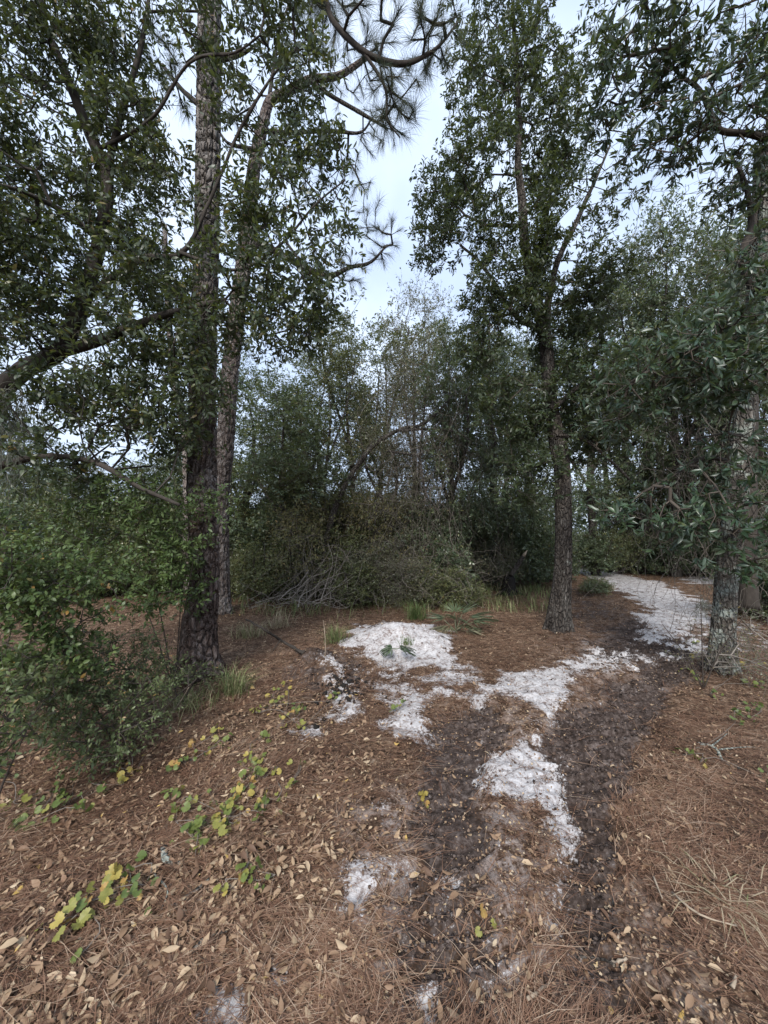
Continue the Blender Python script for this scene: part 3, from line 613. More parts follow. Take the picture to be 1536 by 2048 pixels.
# thin grey trunks among the trees
def slim(label, pts, d, mat, disp=True, sides=14, lims=(), att=None, **kw):
    return build_tree('tree', label, 'tree', px_line(pts, d), mat, oak_disp(.008, 9, int(d * 7)) if disp else None, sides, .06, lims, None, att, twig_mat=M['grey_twig'], **kw)
SPR = dict(twigs=3, tl=(.2, .45), nl=9, size=(.07, .10))
slim('slim pale crooked trunk showing just left of the thick pine', [(376, 1180, 16), (374, 1000, 15), (371, 880, 15), (357, 800, 14), (345, 720, 13), (335, 600, 11), (330, 450, 8)], 7.8, M['pine_bark_pale'],
     att=lobes_to_points([lob(300, 620, 7.8, 90, 90, 1.2, 40), lob(360, 480, 7.8, 80, 80, 1.2, 30), lob(250, 760, 7.8, 70, 60, 1, 22)]), spr=SPR, leaf=leaf_t(.2, .03, .05, 0), leaf_mat=M['far_leaf'])
slim('dark upright trunk just behind the lichened tree at the right edge', [(1496, 1215, 34), (1494, 1100, 30), (1497, 900, 28), (1503, 700, 26), (1512, 500, 22), (1520, 300, 18)], 5.6, M['dark_bark'],
     att=lobes_to_points([lob(1490, 560, 5.8, 120, 120, 1, 80), lob(1560, 350, 5.6, 100, 150, 1, 60)]), spr=dict(twigs=3, tl=(.15, .35), nl=9, size=(.07, .10)), leaf=leaf_t(.18, .04, .08, 1), leaf_mat=M['oak_leaf'])
slim('thin straight dark trunk behind the path, right of the slender oak', [(1289, 1148, 20), (1291, 1050, 18), (1294, 950, 17), (1296, 820, 15), (1300, 700, 12), (1302, 560, 9)], 14, M['dark_bark'],
     att=lobes_to_points([lob(1300, 560, 14, 90, 110, 1.8, 90), lob(1340, 700, 14, 80, 90, 1.5, 60), lob(1240, 720, 13.8, 70, 80, 1.5, 60)]), spr=SPR, leaf=leaf_t(.2, .03, .05, 0), leaf_mat=M['far_leaf'])
slim('bare bent trunk leaning right over the brush heap', [(648, 1125, 13), (660, 1050, 12), (690, 970, 11), (716, 930, 10), (748, 890, 9), (802, 858, 7), (842, 850, 6), (878, 822, 5), (905, 790, 3)], 8.3, M['oak_bark'],
     lims=[px_line([(800, 862, 6), (850, 858, 5), (905, 862, 4), (940, 880, 2)], 8.2), px_line([(775, 902, 4), (815, 908, 4), (838, 915, 5), (846, 965, 4), (852, 995, 3), (835, 1010, 2)], 8.0), px_line([(852, 992, 3), (872, 1015, 2.4), (888, 1040, 2)], 8.0)],
     att=lobes_to_points([lob(860, 900, 8.2, 80, 100, .8, 70), lob(760, 960, 8.2, 80, 60, .6, 40)], 1, .1), spr=dict(twigs=3, tl=(.2, .5), nl=3, size=(.03, .05), spread=1.0), leaf=leaf_t(.25, .03, .05, 0), leaf_mat=M['dry_leaf'])

# ================================================================= woods behind: a few kinds, copied
def proto(name, label, cat, hgt, trunks, lobes, leaf, leaf_mat, spr, group, mat=None, twig_mat=None, clump=.9, thr=.42, sides=9, **kw):
    att = lobes_to_points(lobes, clump, thr)
    t0 = np.array(trunks[0]); r = build_tree(name, label, cat, t0, mat or M['oak_bark'], oak_disp(.012, 9, 3), sides, .12, [np.array(q) for q in trunks[1:]], None, att, .25, .4, .03, twig_mat or M['twig'], spr, leaf, leaf_mat, group=group, **kw)
    return r
def copy_tree(r, loc, rz, sc, label=None, sxy=1.0):
    c = r.copy(); C.objects.link(c); c.location = loc; c.rotation_euler = (0, 0, rz); c.scale = (sc * sxy, sc * sxy, sc)
    if label: c['label'] = label
    for ch in list(r.children):
        k = ch.copy(); C.objects.link(k); k.parent = c
    return c
GB = 'trees in the woods behind the clearing'
L0 = leaf_t(.20, .05, .08, 1)
A = [proto('evergreen_tree', 'dense grey-green evergreen tree in the woods behind the clearing', 'tree', 9, [[(0, 0, 0, .13), (.1, 0, 3, .11), (-.1, .1, 5.5, .06), (.1, 0, 7.4, .012)], [(0, 0, 2.5, .06), (.9, .2, 4, .045), (1.5, .3, 5.5, .03)], [(.05, 0, 3.2, .06), (-.9, -.3, 4.8, .045), (-1.3, -.2, 6, .03)]],
           [((0, 0, 7.8), (1.2, 1.2, 1.2), 80), ((.9, 0, 6.2), (1.4, 1.3, 1.3), 115), ((-.9, .1, 6.2), (1.4, 1.3, 1.3), 115), ((1.2, -.3, 4.4), (1.5, 1.3, 1.2), 125), ((-1.2, -.2, 4.4), (1.5, 1.3, 1.2), 125), ((0, 0, 3), (1.8, 1.5, 1.2), 140)], L0, M['far_leaf'], dict(twigs=3, tl=(.2, .5), nl=9, size=(.09, .135)), GB, thr=.5, clump=1.2),
     proto('airy_tree', 'loose olive-green tree with sky showing through, in the woods behind the clearing', 'tree', 9, [[(0, 0, 0, .09), (-.1, 0, 3, .075), (.15, 0, 5.5, .04), (.1, 0, 7.6, .01)], [(0, 0, 3, .05), (-.8, .2, 5, .035), (-1.1, .1, 7, .02)], [(.1, 0, 4.5, .045), (.8, -.2, 6.5, .03), (1.1, -.1, 8, .02)]],
           [((0, 0, 8.1), (1.2, 1.1, 1.1), 75), ((.9, 0, 7), (1.1, 1.0, 1.2), 75), ((-.9, 0, 6.3), (1.2, 1.0, 1.2), 75), ((.5, 0, 5), (1.5, 1.1, 1.3), 90), ((-.5, .2, 3.5), (1.5, 1.1, 1.2), 100), ((.3, 0, 2.2), (1.5, 1.1, 1), 90)], L0, M['olive_leaf'], dict(twigs=3, tl=(.2, .55), nl=8, size=(.085, .125)), GB, thr=.5, clump=1.3),
     proto('twiggy_tree', 'grey-brown twiggy tree draped in bare vines, in the woods behind the clearing', 'tree', 8, [[(0, 0, 0, .10), (.2, 0, 2.5, .08), (0, .1, 4.5, .04), (.3, 0, 6.6, .01)], [(.1, 0, 2, .05), (-.9, .2, 3.6, .035), (-1.4, .2, 5, .02)], [(.1, 0, 3, .05), (1, 0, 4.6, .03), (1.3, 0, 6.2, .02)]],
           [((.2, 0, 6.9), (1.2, 1.1, 1.2), 90), ((.8, 0, 5.5), (1.3, 1.1, 1.2), 95), ((-.9, 0, 5), (1.3, 1.1, 1.2), 95), ((0, 0, 3.6), (1.7, 1.2, 1.2), 130), ((0, 0, 2), (1.8, 1.2, 1.1), 120)], L0, M['dry_leaf'], dict(twigs=5, tl=(.2, .6), nl=6, size=(.055, .09), spread=.95), GB, twig_mat=M['grey_twig'], thr=.4)]
LAB = [a['label'] for a in A]
Hh = [9.0, 9.2, 8.1]
spots = [  # px, depth, top pixel, kind, width, label
    (560, 9.3, 745, 0, 1.1, 'dense grey-green evergreen filling the gap right of the two pines'), (495, 11, 705, 0, 1.1, 'evergreen close against the right side of the paler pine trunk'), (640, 11.5, 690, 0, 1.1, 'rounded evergreen whose top stands just under the bare sky gap'),
    (700, 10.5, 588, 1, 1.0, 'tall slim airy tree rising alone at the left foot of the sky gap'), (765, 12, 610, 1, 1.1, 'airy olive tree in the middle of the sky gap behind the leaning trunk'), (835, 10, 555, 2, .9, 'tallest grey twiggy tree between the sky gap and the slender oak'), (905, 9.2, 640, 0, .9, 'evergreen close to the left side of the slender oak crown'),
    (790, 9.2, 770, 2, 1.0, 'vine-draped twiggy tree directly behind the tip of the leaning trunk'), (990, 10, 650, 0, .9, 'evergreen behind the gap left of the slender oak trunk'), (900, 12.5, 600, 1, .9, 'olive tree showing through behind the twiggy trees'), (1060, 12, 640, 0, .9, 'evergreen right behind the slender oak trunk'), (1190, 13.2, 580, 0, 1.1, 'evergreen behind the start of the far path bend'),
    (1262, 14.5, 500, 0, 1.1, 'evergreen standing beyond the far end of the sandy path'), (1350, 12.8, 390, 0, 1.0, 'tall evergreen topping the right side behind the whorled leaves'), (1440, 12.4, 430, 0, 1.0, 'evergreen beyond the small far sand strip'), (1600, 8.5, 380, 0, .9, 'evergreen rising behind the lichened tree at the right edge'),
    (1400, 14, 640, 2, 1.0, 'twiggy tree in the deep shade beyond the far sand strip'), (1500, 12, 620, 2, 1., 'twiggy tree in the shade between the right-hand trunks'), (1650, 10, 300, 0, 1, 'tall evergreen just outside the right-hand trunks'), (410, 13, 830, 1, 1.0, 'olive tree seen between the two pine trunks'), (320, 14, 930, 1, 1.2, 'low sunlit olive tree left of the thick pine'),
    (215, 13, 930, 1, 1.2, 'bright olive tree under the left oak limb'), (110, 12, 930, 1, 1.0, 'olive tree behind the hanging moss at the left'), (20, 11, 900, 1, 1.0, 'olive tree at the left border behind the bright bush'), (-90, 9, 700, 0, 1.0, 'evergreen at the left border behind the oak trunk'), (-220, 10, 500, 0, 1.0, 'evergreen standing outside the left border'),
    (1320, 14.5, 470, 1, 1.2, 'olive tree filling the space behind the far path bend'), (1010, 13, 620, 1, 1.1, 'olive tree behind the evergreens left of the slender oak'), (650, 9.6, 650, 1, .8, 'slender airy tree closest to the right of the paler pine'),
    (280, 10.5, 900, 1, .9, 'small olive tree under the low limb of the left oak'), (150, 10, 890, 1, .9, 'small olive tree behind the left moss curtain'), (60, 9.4, 880, 0, .9, 'small evergreen close to the left border'), (355, 11, 880, 1, .8, 'small olive tree just left of the thick pine'),
    (590, 14, 830, 1, 1.1, 'pale olive tree farther back above the brush heap'), (455, 9.6, 900, 1, 1.1, 'bushy olive tree at the foot of the paler pine'), (620, 9.0, 900, 1, 1.0, 'low olive tree right behind the brush heap')]
rr = random.Random(4)
for i in range(17):
    px = -250 + i * 120 + rr.uniform(-25, 25); spots.append((px, rr.uniform(14.5, 18), rr.uniform(920, 985) if px > 420 else rr.uniform(940, 1000), rr.choice([0, 0, 1, 2]), rr.uniform(1.0, 1.3), None))
used = [False] * 3
for px, d, yt, k, ws, lb in spots:
    x = (px - 768) / F * d; z = Hs(x, d); h = max(1.6, P(px, yt, d)[2] - z); s = h / Hh[k]; rz = rr.uniform(0, 6.28); sxy = ws * max(.75, min(2.4, .95 / s ** .6))
    if not used[k]:
        used[k] = True; o = A[k]; o['label'] = lb; o.location = (x, d, z - .05); o.rotation_euler = (0, 0, rz); o.scale = (s * sxy, s * sxy, s)
    else: copy_tree(A[k], (x, d, z - .05), rz, s, lb or LAB[k].replace('in the woods behind', 'far back in the woods behind'), sxy)

# understorey shrubs
GS = 'shrubs under the trees behind the clearing'
SH = [proto('shrub', 'olive-green small-leaved shrub under the trees behind the clearing', 'shrub', 2, [[(0, 0, 0, .03), (.1, 0, .8, .022), (.1, 0, 1.6, .01)], [(0, 0, .1, .025), (-.5, .2, .9, .015), (-.7, .2, 1.4, .008)], [(0, 0, .1, .025), (.5, -.2, .9, .015), (.8, -.2, 1.3, .008)]],
            [((0, 0, 1.4), (.7, .6, .5), 90), ((.6, 0, .9), (.7, .6, .5), 90), ((-.6, 0, .9), (.7, .6, .5), 90), ((0, 0, .5), (.9, .7, .4), 90)], L0, M['olive_leaf'], dict(twigs=3, tl=(.1, .3), nl=8, size=(.05, .085)), GS, sides=6, clump=2.2, r0=.002),
      proto('shrub', 'dark green leafy shrub under the trees behind the clearing', 'shrub', 2, [[(0, 0, 0, .03), (.1, 0, .8, .022), (.0, 0, 1.7, .01)], [(0, 0, .1, .025), (-.5, -.2, .8, .015), (-.8, -.2, 1.4, .008)], [(0, 0, .1, .025), (.5, .2, .9, .015), (.7, .2, 1.5, .008)]],
            [((0, 0, 1.5), (.7, .6, .5), 90), ((.6, 0, .9), (.7, .6, .5), 90), ((-.6, 0, .9), (.7, .6, .5), 90), ((0, 0, .5), (.9, .7, .4), 90)], L0, M['far_leaf'], dict(twigs=3, tl=(.12, .32), nl=8, size=(.065, .105)), GS, sides=6, clump=2.2, r0=.002),
      proto('shrub', 'grey brambly half-bare shrub under the trees behind the clearing', 'shrub', 2, [[(0, 0, 0, .02), (.2, 0, .8, .014), (.4, 0, 1.5, .006)], [(0, 0, .1, .02), (-.5, .2, .9, .012), (-.9, .2, 1.2, .006)]],
            [((.2, 0, 1.2), (.8, .6, .5), 110), ((-.5, 0, .8), (.8, .6, .5), 110), ((.2, 0, .45), (1., .7, .4), 110)], L0, M['dry_leaf'], dict(twigs=5, tl=(.15, .5), nl=5, size=(.035, .06), spread=1.1), GS, sides=6, clump=2.2, r0=.002, twig_mat=M['grey_twig'])]
SLAB = [q['label'] for q in SH]
M['autumn_leaf'] = leafmat('autumn_leaf', [(0, (.10, .11, .05)), (.5, (.165, .165, .07)), (.85, (.25, .21, .09)), (1, (.36, .24, .10))], under=(.24, .20, .11), trans=.35, rough=.45, spec=.3)
SH.append(proto('shrub', 'loose shrub with yellow-brown leaves under the leaning trunk', 'shrub', 2, [[(0, 0, 0, .02), (.2, 0, .8, .014), (.3, 0, 1.6, .006)], [(0, 0, .1, .02), (-.5, .2, .9, .012), (-.9, .2, 1.3, .006)]], [((.2, 0, 1.4), (.8, .6, .5), 70), ((-.5, 0, 1), (.8, .6, .5), 70), ((.2, 0, .6), (1., .7, .4), 60)], L0, M['autumn_leaf'], dict(twigs=4, tl=(.12, .4), nl=5, size=(.045, .075), spread=1.0), GS, sides=6, clump=2.2, r0=.002, twig_mat=M['grey_twig']))
SLAB.append(SH[3]['label'])
ssp = [(30, 8.6, 950, 0, 'tall olive shrub at the left border behind the bright bush'), (125, 9, 960, 0, 'tall olive shrub under the hanging moss'), (215, 9.6, 950, 0, 'tall olive shrub seen below the low left limb'), (305, 9, 965, 0, 'tall olive shrub behind the tip of the low left limb'), (372, 9.6, 950, 1, 'dark leafy shrub touching the left side of the thick pine'), (655, 8.8, 955, 3, None), (600, 8.4, 985, 3, 'yellow-brown leaved shrub left of the leaning trunk'), (730, 8.7, 940, 3, 'yellow-brown leaved shrub above the sand heap'), (470, 8.6, 1080, 0, 'olive shrub at the right foot of the paler pine'), (530, 8.2, 1060, 0, 'olive shrub just left of the brush heap'), (590, 9.2, 1000, 0, 'taller olive shrub behind the brush heap'), (540, 9.6, 1010, 1, 'dark leafy shrub behind the left end of the brush heap'), (620, 8.9, 1070, 2, 'grey brambly shrub tangled into the brush heap'), (725, 7.8, 1110, 0, 'low olive shrub right behind the left end of the sand heap'), (740, 8.3, 1060, 2, 'grey brambly shrub right of the leaning trunk foot'), (690, 8.6, 1040, 0, 'olive shrub close behind the leaning trunk foot'), (790, 7.8, 1090, 2, 'grey brambly shrub behind the middle of the sand heap'), (840, 8.6, 1030, 2, 'tall grey brambly shrub under the hanging vines'), (880, 7.6, 1120, 0, 'low olive shrub behind the right half of the sand heap'), (880, 8.6, 1030, 1, 'dark leafy shrub behind the palmetto'), (860, 9.2, 1000, 1, 'dark leafy shrub behind the hanging vines'), (980, 10.2, 1040, 2, 'grey brambly shrub behind the burnt stump'), (930, 8.0, 1150, 0, 'low olive shrub between palmetto and burnt stump'), (1072, 10.4, 1030, 1, 'dark leafy shrub between burnt stump and slender oak'), (1010, 10.2, 990, 1, None), (760, 9.8, 980, 0, None), (830, 10.2, 960, 2, None), (700, 10, 960, 0, None), (640, 10.4, 960, 0, None), (1190, 9.6, 1165, 0, 'olive shrub at the left side of the far path'), (1180, 13.2, 1050, 1, None), (1240, 13.5, 1040, 0, None), (1320, 13.2, 1060, 1, None), (1390, 12.8, 1050, 1, None), (1460, 12.5, 1060, 1, None), (1520, 11.8, 1050, 1, None), (1590, 10, 1020, 1, None), (1270, 15, 1000, 1, None), (1350, 15, 1000, 1, None), (1430, 15, 990, 1, None), (1500, 14.5, 990, 1, None), (420, 9.8, 1060, 0, 'olive shrub seen between the two pine trunks'), (350, 9.8, 1060, 2, 'grey brambly shrub left of the thick pine'), (270, 9.4, 1050, 0, 'olive shrub behind the tall spreading bush'), (190, 8.8, 1060, 0, None), (100, 8.0, 1040, 1, None), (10, 7.4, 1000, 1, None), (-80, 7, 960, 1, None), (300, 11.5, 1000, 0, None), (160, 11, 990, 0, None), (60, 11, 980, 0, None), (230, 12.5, 980, 0, None), (380, 12, 1000, 0, None), (500, 12, 960, 0, None), (580, 12.5, 960, 1, None), (1110, 11.5, 1040, 1, None), (1060, 13, 990, 0, None), (960, 12, 960, 0, None), (1530, 7.0, 1130, 2, 'brambly shrub behind the lichened trunk at the right border'), (1560, 6.2, 1080, 1, 'dark leafy shrub outside the right border')]
used = [False] * 4
for px, d, yt, k, lb in ssp:
    x = (px - 768) / F * d; z = Hs(x, d); h = max(.5, P(px, yt, d)[2] - z); s = h / 1.95; rz = rr.uniform(0, 6.28); sxy = max(.8, min(2.2, 1.0 / s ** .5)) * rr.uniform(.9, 1.15)
    if not used[k]:
        used[k] = True; o = SH[k]; o['label'] = lb or o['label']; o.location = (x, d, z - .03); o.rotation_euler = (0, 0, rz); o.scale = (s * sxy, s * sxy, s)
    else: copy_tree(SH[k], (x, d, z - .03), rz, s, lb or SLAB[k].replace('behind the clearing', 'farther back beyond the clearing'), sxy)

# more trunks in the shade on the right
proto_t = None
for px, d, wpx in [(1345, 15.5, 13), (1378, 14.5, 15), (1415, 14, 14), (1465, 11.5, 18), (1520, 10.5, 22), (1245, 15.5, 12), (1215, 14.5, 10), (985, 11, 12)]:
    x = (px - 768) / F * d; r = wpx * d / F / 2
    if proto_t is None:
        proto_t = thing('bare_trunk', 'dark slim trunk in the shade beyond the path', 'tree', (x, d, Hs(x, d) - .05), 'slim trunks in the shade beyond the path')
        tp = spline([(0, 0, 0, .2), (.03, 0, 1.2, .16), (-.05, .02, 3, .15), (.1, 0, 5.5, .11), (.0, 0, 8, .05)], .15); V, T = tube(tp[:, :3], tp[:, 3], 12, oak_disp(.015, 9, 2))
        obj('trunk', mesh('trunk', V, T, M['dark_bark'], None, True), proto_t); pr = r; proto_t.scale = (r / .16, r / .16, 1)
    else: copy_tree(proto_t, (x, d, Hs(x, d) - .05), rr.uniform(0, 6), 1.0, None, r / .16)

# far woods: one mass beyond what can be told apart
K = 42000
ang = R.uniform(-1.25, 1.25, K); dd = R.uniform(19, 34, K); x = np.sin(ang) * dd; y = np.cos(ang) * dd
top = 1.9 + 2.6 * fbm(ang * 6 + 30, dd * .05, 3, 8) - 1.2 * sstep(-.1, -.5, ang); z = top * R.random(K) ** .8
q = vn3(x * .9, y * .9, z * .9) > .33; pos = np.stack([x, y, z], 1)[q]; n = len(pos)
s, a, nn = frames(R.normal(size=(n, 3)), R.normal(size=(n, 3)) + [0, 0, .6]); W, T = put(leaf_t(.32, .05, .1, 0), pos, s, a, nn, R.uniform(.16, .30, n))
tag(obj('far_woods', mesh('far_woods', W, T, M['far_leaf'], {'var': np.repeat(R.random(n) * .9, 4)}), None, 'stuff'), 'dense dim wall of far woods beyond the trees', 'woods')

# ================================================================= near shrubs on the left
def bush(name, label, cx, cy, lobes, stems, mat, spr, leaf_w, n_single, key, lod=1, clump=3.0, thr=.3, twig_mat=None, **kw):
    b = np.array([cx, cy, Hs(cx, cy) - .02]); T0 = []
    for (dx, dy, h) in stems: T0.append(np.array([(b[0], b[1], b[2], .007), (b[0] + dx * .4, b[1] + dy * .4, b[2] + h * .5, .005), (b[0] + dx, b[1] + dy, b[2] + h, .0025)]))
    return build_tree(name, label, 'shrub', T0[0], M['twig'], None, 6, .08, T0[1:], None, lobes_to_points(lobes, clump, thr), .25, .14, .03, twig_mat, spr, leaf_t(leaf_w, .05, .1, lod), mat, key, n_single, leaf_t(leaf_w, .05, .1, 2), r0=.0018, rmax=.01, **kw)
bush('holly_bush', 'bright green bush with rounded leaves at the far left edge', -2.45, 2.35, [lob(50, 1150, 2.3, 95, 90, .35, 70), lob(150, 1200, 2.5, 90, 90, .35, 55), lob(20, 1290, 2.2, 100, 90, .35, 60), lob(-60, 1120, 2.3, 80, 120, .4, 40), lob(110, 1310, 2.4, 110, 60, .3, 45)],
     [(.1, .1, 1.2), (-.3, .2, 1.1), (.4, .2, .9), (.2, -.1, .8)], M['bush_leaf'], dict(twigs=3, tl=(.06, .18), nl=9, size=(.034, .05), flat=.8), .25, 250, 'bush')
bush('tall_bush', 'tall spreading bush with mid-green leaves crowding the left side of the thick pine', -1.95, 3.55, [lob(300, 1010, 3.6, 90, 70, .5, 75), lob(330, 1100, 3.5, 70, 70, .45, 75), lob(215, 1030, 3.7, 80, 70, .5, 55), lob(345, 1190, 3.5, 50, 60, .35, 40), lob(240, 1130, 3.6, 70, 60, .4, 40), lob(420, 1010, 3.5, 50, 25, .25, 10), lob(150, 1100, 3.8, 70, 70, .4, 45)],
     [(.1, 0, 1.8), (-.5, .1, 1.6), (.2, -.1, 1.3), (-.8, .2, 1.4)], M['bush_leaf'], dict(twigs=4, tl=(.08, .22), nl=9, size=(.042, .062), flat=.6), .2, 200, 'bush2', vmax=.75)
bush('low_bush', 'low small-leaved bush spreading over the straw below the bright green bush', -1.75, 2.55, [lob(200, 1420, 2.5, 130, 60, .3, 90), lob(290, 1360, 2.9, 100, 50, .3, 70), lob(110, 1390, 2.5, 110, 60, .3, 60), lob(230, 1300, 3.0, 110, 45, .3, 60), lob(200, 1480, 2.3, 90, 30, .2, 40)],
     [(.1, .1, .5), (-.4, .1, .5), (.4, .2, .45), (.2, -.3, .35)], M['low_leaf'], dict(twigs=4, tl=(.05, .15), nl=8, size=(.022, .036), flat=.7), .22, 200, 'low')
bush('edge_bush', 'sparse bush with light green leaves low at the very left border', -1.95, 1.9, [lob(20, 1430, 1.9, 70, 60, .25, 34), lob(40, 1360, 2.0, 60, 50, .25, 26), lob(-10, 1490, 1.85, 60, 30, .2, 14)], [(.1, .1, .5), (-.2, .2, .55)], M['low_leaf'], dict(twigs=3, tl=(.05, .14), nl=7, size=(.028, .044), flat=.7), .22, 150, 'low')
bush('seedling', 'knee-high thin leafy plant at the foot of the thick pine', -1.75, 3.3, [lob(400, 1365, 3.5, 60, 25, .25, 24), lob(350, 1345, 3.6, 50, 25, .2, 18)], [(.1, .1, .25), (-.2, .1, .25)], M['low_leaf'], dict(twigs=3, tl=(.05, .12), nl=7, size=(.02, .032)), .22, 0, 'low')
bush('brier', 'straggly brier with thin arching stems at the right edge beside the lichened trunk', 3.1, 3.7, [lob(1490, 1280, 3.9, 60, 60, .4, 40), lob(1530, 1330, 3.6, 60, 40, .35, 30), lob(1420, 1330, 3.9, 50, 30, .3, 18)], [(.1, .1, .9), (-.3, .1, .6), (.4, -.1, .8)], M['dry_leaf'], dict(twigs=4, tl=(.12, .35), nl=3, size=(.02, .03), spread=1.1), .25, 0, 'brier', twig_mat=M['grey_twig'])
bush('green_shrub', 'low green shrub lying right of the slender oak trunk', *G(1185, 1195)[:2], [(G(1190, 1180, .15), (.35, .3, .18), 70)], [(.1, .1, .3), (-.2, .1, .3)], M['far_leaf'], dict(twigs=4, tl=(.06, .16), nl=7, size=(.03, .045)), .2, 0, 'gs')

# ================================================================= litter on the floor
def scatter(n, y0, y1, pw=1.0):
    u = R.random(n); y = y0 * (y1 / y0) ** u; x = R.uniform(-1.22, 1.22, n) * (y + .25); return x, y
K = 92000
x, y = scatter(K, .95, 11); s_, m_ = masks(x, y); rough = fbm(x * 1.7, y * 1.7, 3, 77)
keep = R.random(K) < np.clip((1 - .80 * np.clip(s_ * 1.2, 0, 1)) * (1 - .95 * np.clip(m_ * 1.15, 0, 1)) * (.10 + 1.7 * rough * rough * 1.5), 0, 1)
keep &= R.random(K) > .62 * polymask(x, y, DUSTP, .3)
keep &= ~((x > .75) & (x < 1.1) & (y < 1.7) & (R.random(K) < .6)); x, y = x[keep], y[keep]; n = len(x)
flow = 2.6 * (fbm(x * .8, y * .8, 2, 50) - .5) + np.where(x > .6, -.25, .5); th = flow + R.normal(size=n) * .85
b = Buf(); z0 = H(x, y)
for k in range(3):
    t_ = th + R.normal(size=n) * .12; l = R.uniform(.03, .21, n); bend = R.normal(size=n) * .2
    d1 = np.stack([np.cos(t_), np.sin(t_), R.normal(size=n) * .07], 1); d2 = np.stack([np.cos(t_ + bend), np.sin(t_ + bend), R.normal(size=n) * .09 - .03], 1)
    p0 = np.stack([x, y, z0 + .006 + .02 * R.random(n)], 1); p1 = p0 + d1 * l[:, None] * .5; p2 = p1 + d2 * l[:, None] * .5
    p1[:, 2] = np.maximum(p1[:, 2], H(p1[:, 0], p1[:, 1]) + .004); p2[:, 2] = np.maximum(p2[:, 2], H(p2[:, 0], p2[:, 1]) + .003)
    over = np.maximum(masks(p1[:, 0], p1[:, 1])[0], masks(p2[:, 0], p2[:, 1])[0]); kp = R.random(n) > .8 * np.clip(over * 1.1, 0, 1); l = l * np.where(kp, 1, 0)
    p1 = np.where(kp[:, None], p1, p0 + (p1 - p0) * .08); p2 = np.where(kp[:, None], p2, p0 + (p2 - p0) * .12)
    wd = (.0005 + .0002 * y)[:, None]; sd1 = np.stack([-np.sin(t_), np.cos(t_), np.zeros(n)], 1) * wd
    W = np.stack([p0 - sd1, p0 + sd1, p1 - sd1, p1 + sd1, p2 - sd1 * .4, p2 + sd1 * .4], 1)
    f = np.array([(0, 1, 3), (0, 3, 2), (2, 3, 5), (2, 5, 4)]); TT = f[None] + (np.arange(n) * 6)[:, None, None]
    b.add(W.reshape(-1, 3), TT.reshape(-1, 3), np.repeat(np.clip(R.normal(.42, .30, n) + .7 * (fbm(x * 2.1, y * 2.1, 3, 61) - .5), 0, 1), 6))
tag(obj('pine_straw', b.make('pine_straw', M['straw']), None, 'stuff'), 'layer of reddish brown fallen pine needles on the forest floor', 'pine needles')
# fallen leaves
K = 36000
x, y = scatter(K, 1.0, 10.5); s_, m_ = masks(x, y); dens = .35 + .9 * sstep(.9, -1.2, x) * sstep(5, 2.4, y) + .25 * (fbm(x * 1.3, y * 1.3, 3, 91) - .5)
keep = R.random(K) < np.clip(dens * (1 - .96 * np.clip(s_ * 1.2, 0, 1)) * (1 - .6 * np.clip(m_, 0, 1)) * np.where(x > -.1, .42, 1), 0, 1) * .66; x, y = x[keep], y[keep]; n = len(x)
th = R.random(n) * 6.283; ax = np.stack([np.cos(th), np.sin(th), R.normal(size=n) * .09], 1); nr = np.stack([R.normal(size=n) * .3, R.normal(size=n) * .3, np.where(R.random(n) < .5, 1., -1.)], 1)
s, a, nn = frames(ax, nr); sc = .022 + .034 * R.random(n) ** 1.4; pos = np.stack([x, y, H(x, y) + .012 + .018 * R.random(n)], 1); var = np.clip(R.normal(.47, .22, n), 0.02, 1)
LTS = [leaf_t(.21, .10, .16, 2), leaf_t(.25, .18, .22, 2), leaf_t(.17, -.10, -.12, 2), leaf_t(.28, .05, .28, 2)]; kind_ = R.integers(0, 4, n); Lf = (pos, s, a, nn, sc, var)
vis = np.where(inframe(pos, -.01))[0]; idx = vis[np.argsort(-(sc[vis] / np.linalg.norm(pos[vis] - [0, 0, CAMZ], axis=1)))[:300]]
GL = {}
for i in idx:
    v = .1 if var[i] < .35 else (.4 if var[i] < .6 else .75); t_ = {.1: 'dark brown', .4: 'orange-brown', .75: 'pale tan'}[v]
    o = obj('fallen_leaf', leaf_mesh('fallen%d' % kind_[i], LTS[kind_[i]], M['litter'], v)); m = Matrix.Identity(4)
    for c, vec in enumerate((s[i], a[i], nn[i])):
        for r in range(3): m[r][c] = float(vec[r]) * float(sc[i])
    for r in range(3): m[r][3] = float(pos[i][r])
    o.matrix_world = m; tag(o, t_ + ' dry leaf lying on the pine straw in the near foreground', 'fallen leaf', t_ + ' leaves lying on the near straw')
km = np.ones(n, bool); km[idx] = False
lb_ = Buf()
for k in range(4):
    g = km & (kind_ == k); W, T = put(LTS[k], *[q[g] for q in Lf[:5]]); lb_.add(W, T, np.repeat(var[g], 8))
K2 = 90000; x, y = scatter(K2, .95, 8); s_, m_ = masks(x, y); g = R.random(K2) < (1 - .93 * np.clip(s_ * 1.2, 0, 1)) * (1 - .5 * np.clip(m_, 0, 1)) * (.25 + .9 * fbm(x * 2.5, y * 2.5, 3, 95)); x, y = x[g], y[g]; n2 = len(x)
fs, fa, fn = frames(R.normal(size=(n2, 3)) * [1, 1, .35], R.normal(size=(n2, 3)) * .6 + [0, 0, 1.]); W, T = put(leaf_t(.32, .1, .1, 0), np.stack([x, y, H(x, y) + .006 + .016 * R.random(n2)], 1), fs, fa, fn, R.uniform(.006, .02, n2) * (.8 + .1 * y)); lb_.add(W, T, np.repeat(np.clip(R.normal(.38, .28, n2), 0, .95), 4))
tag(obj('leaf_litter', lb_.make('leaf_litter', M['litter']), None, 'stuff'), 'tan and brown fallen oak leaves strewn over the pine straw', 'leaf litter')
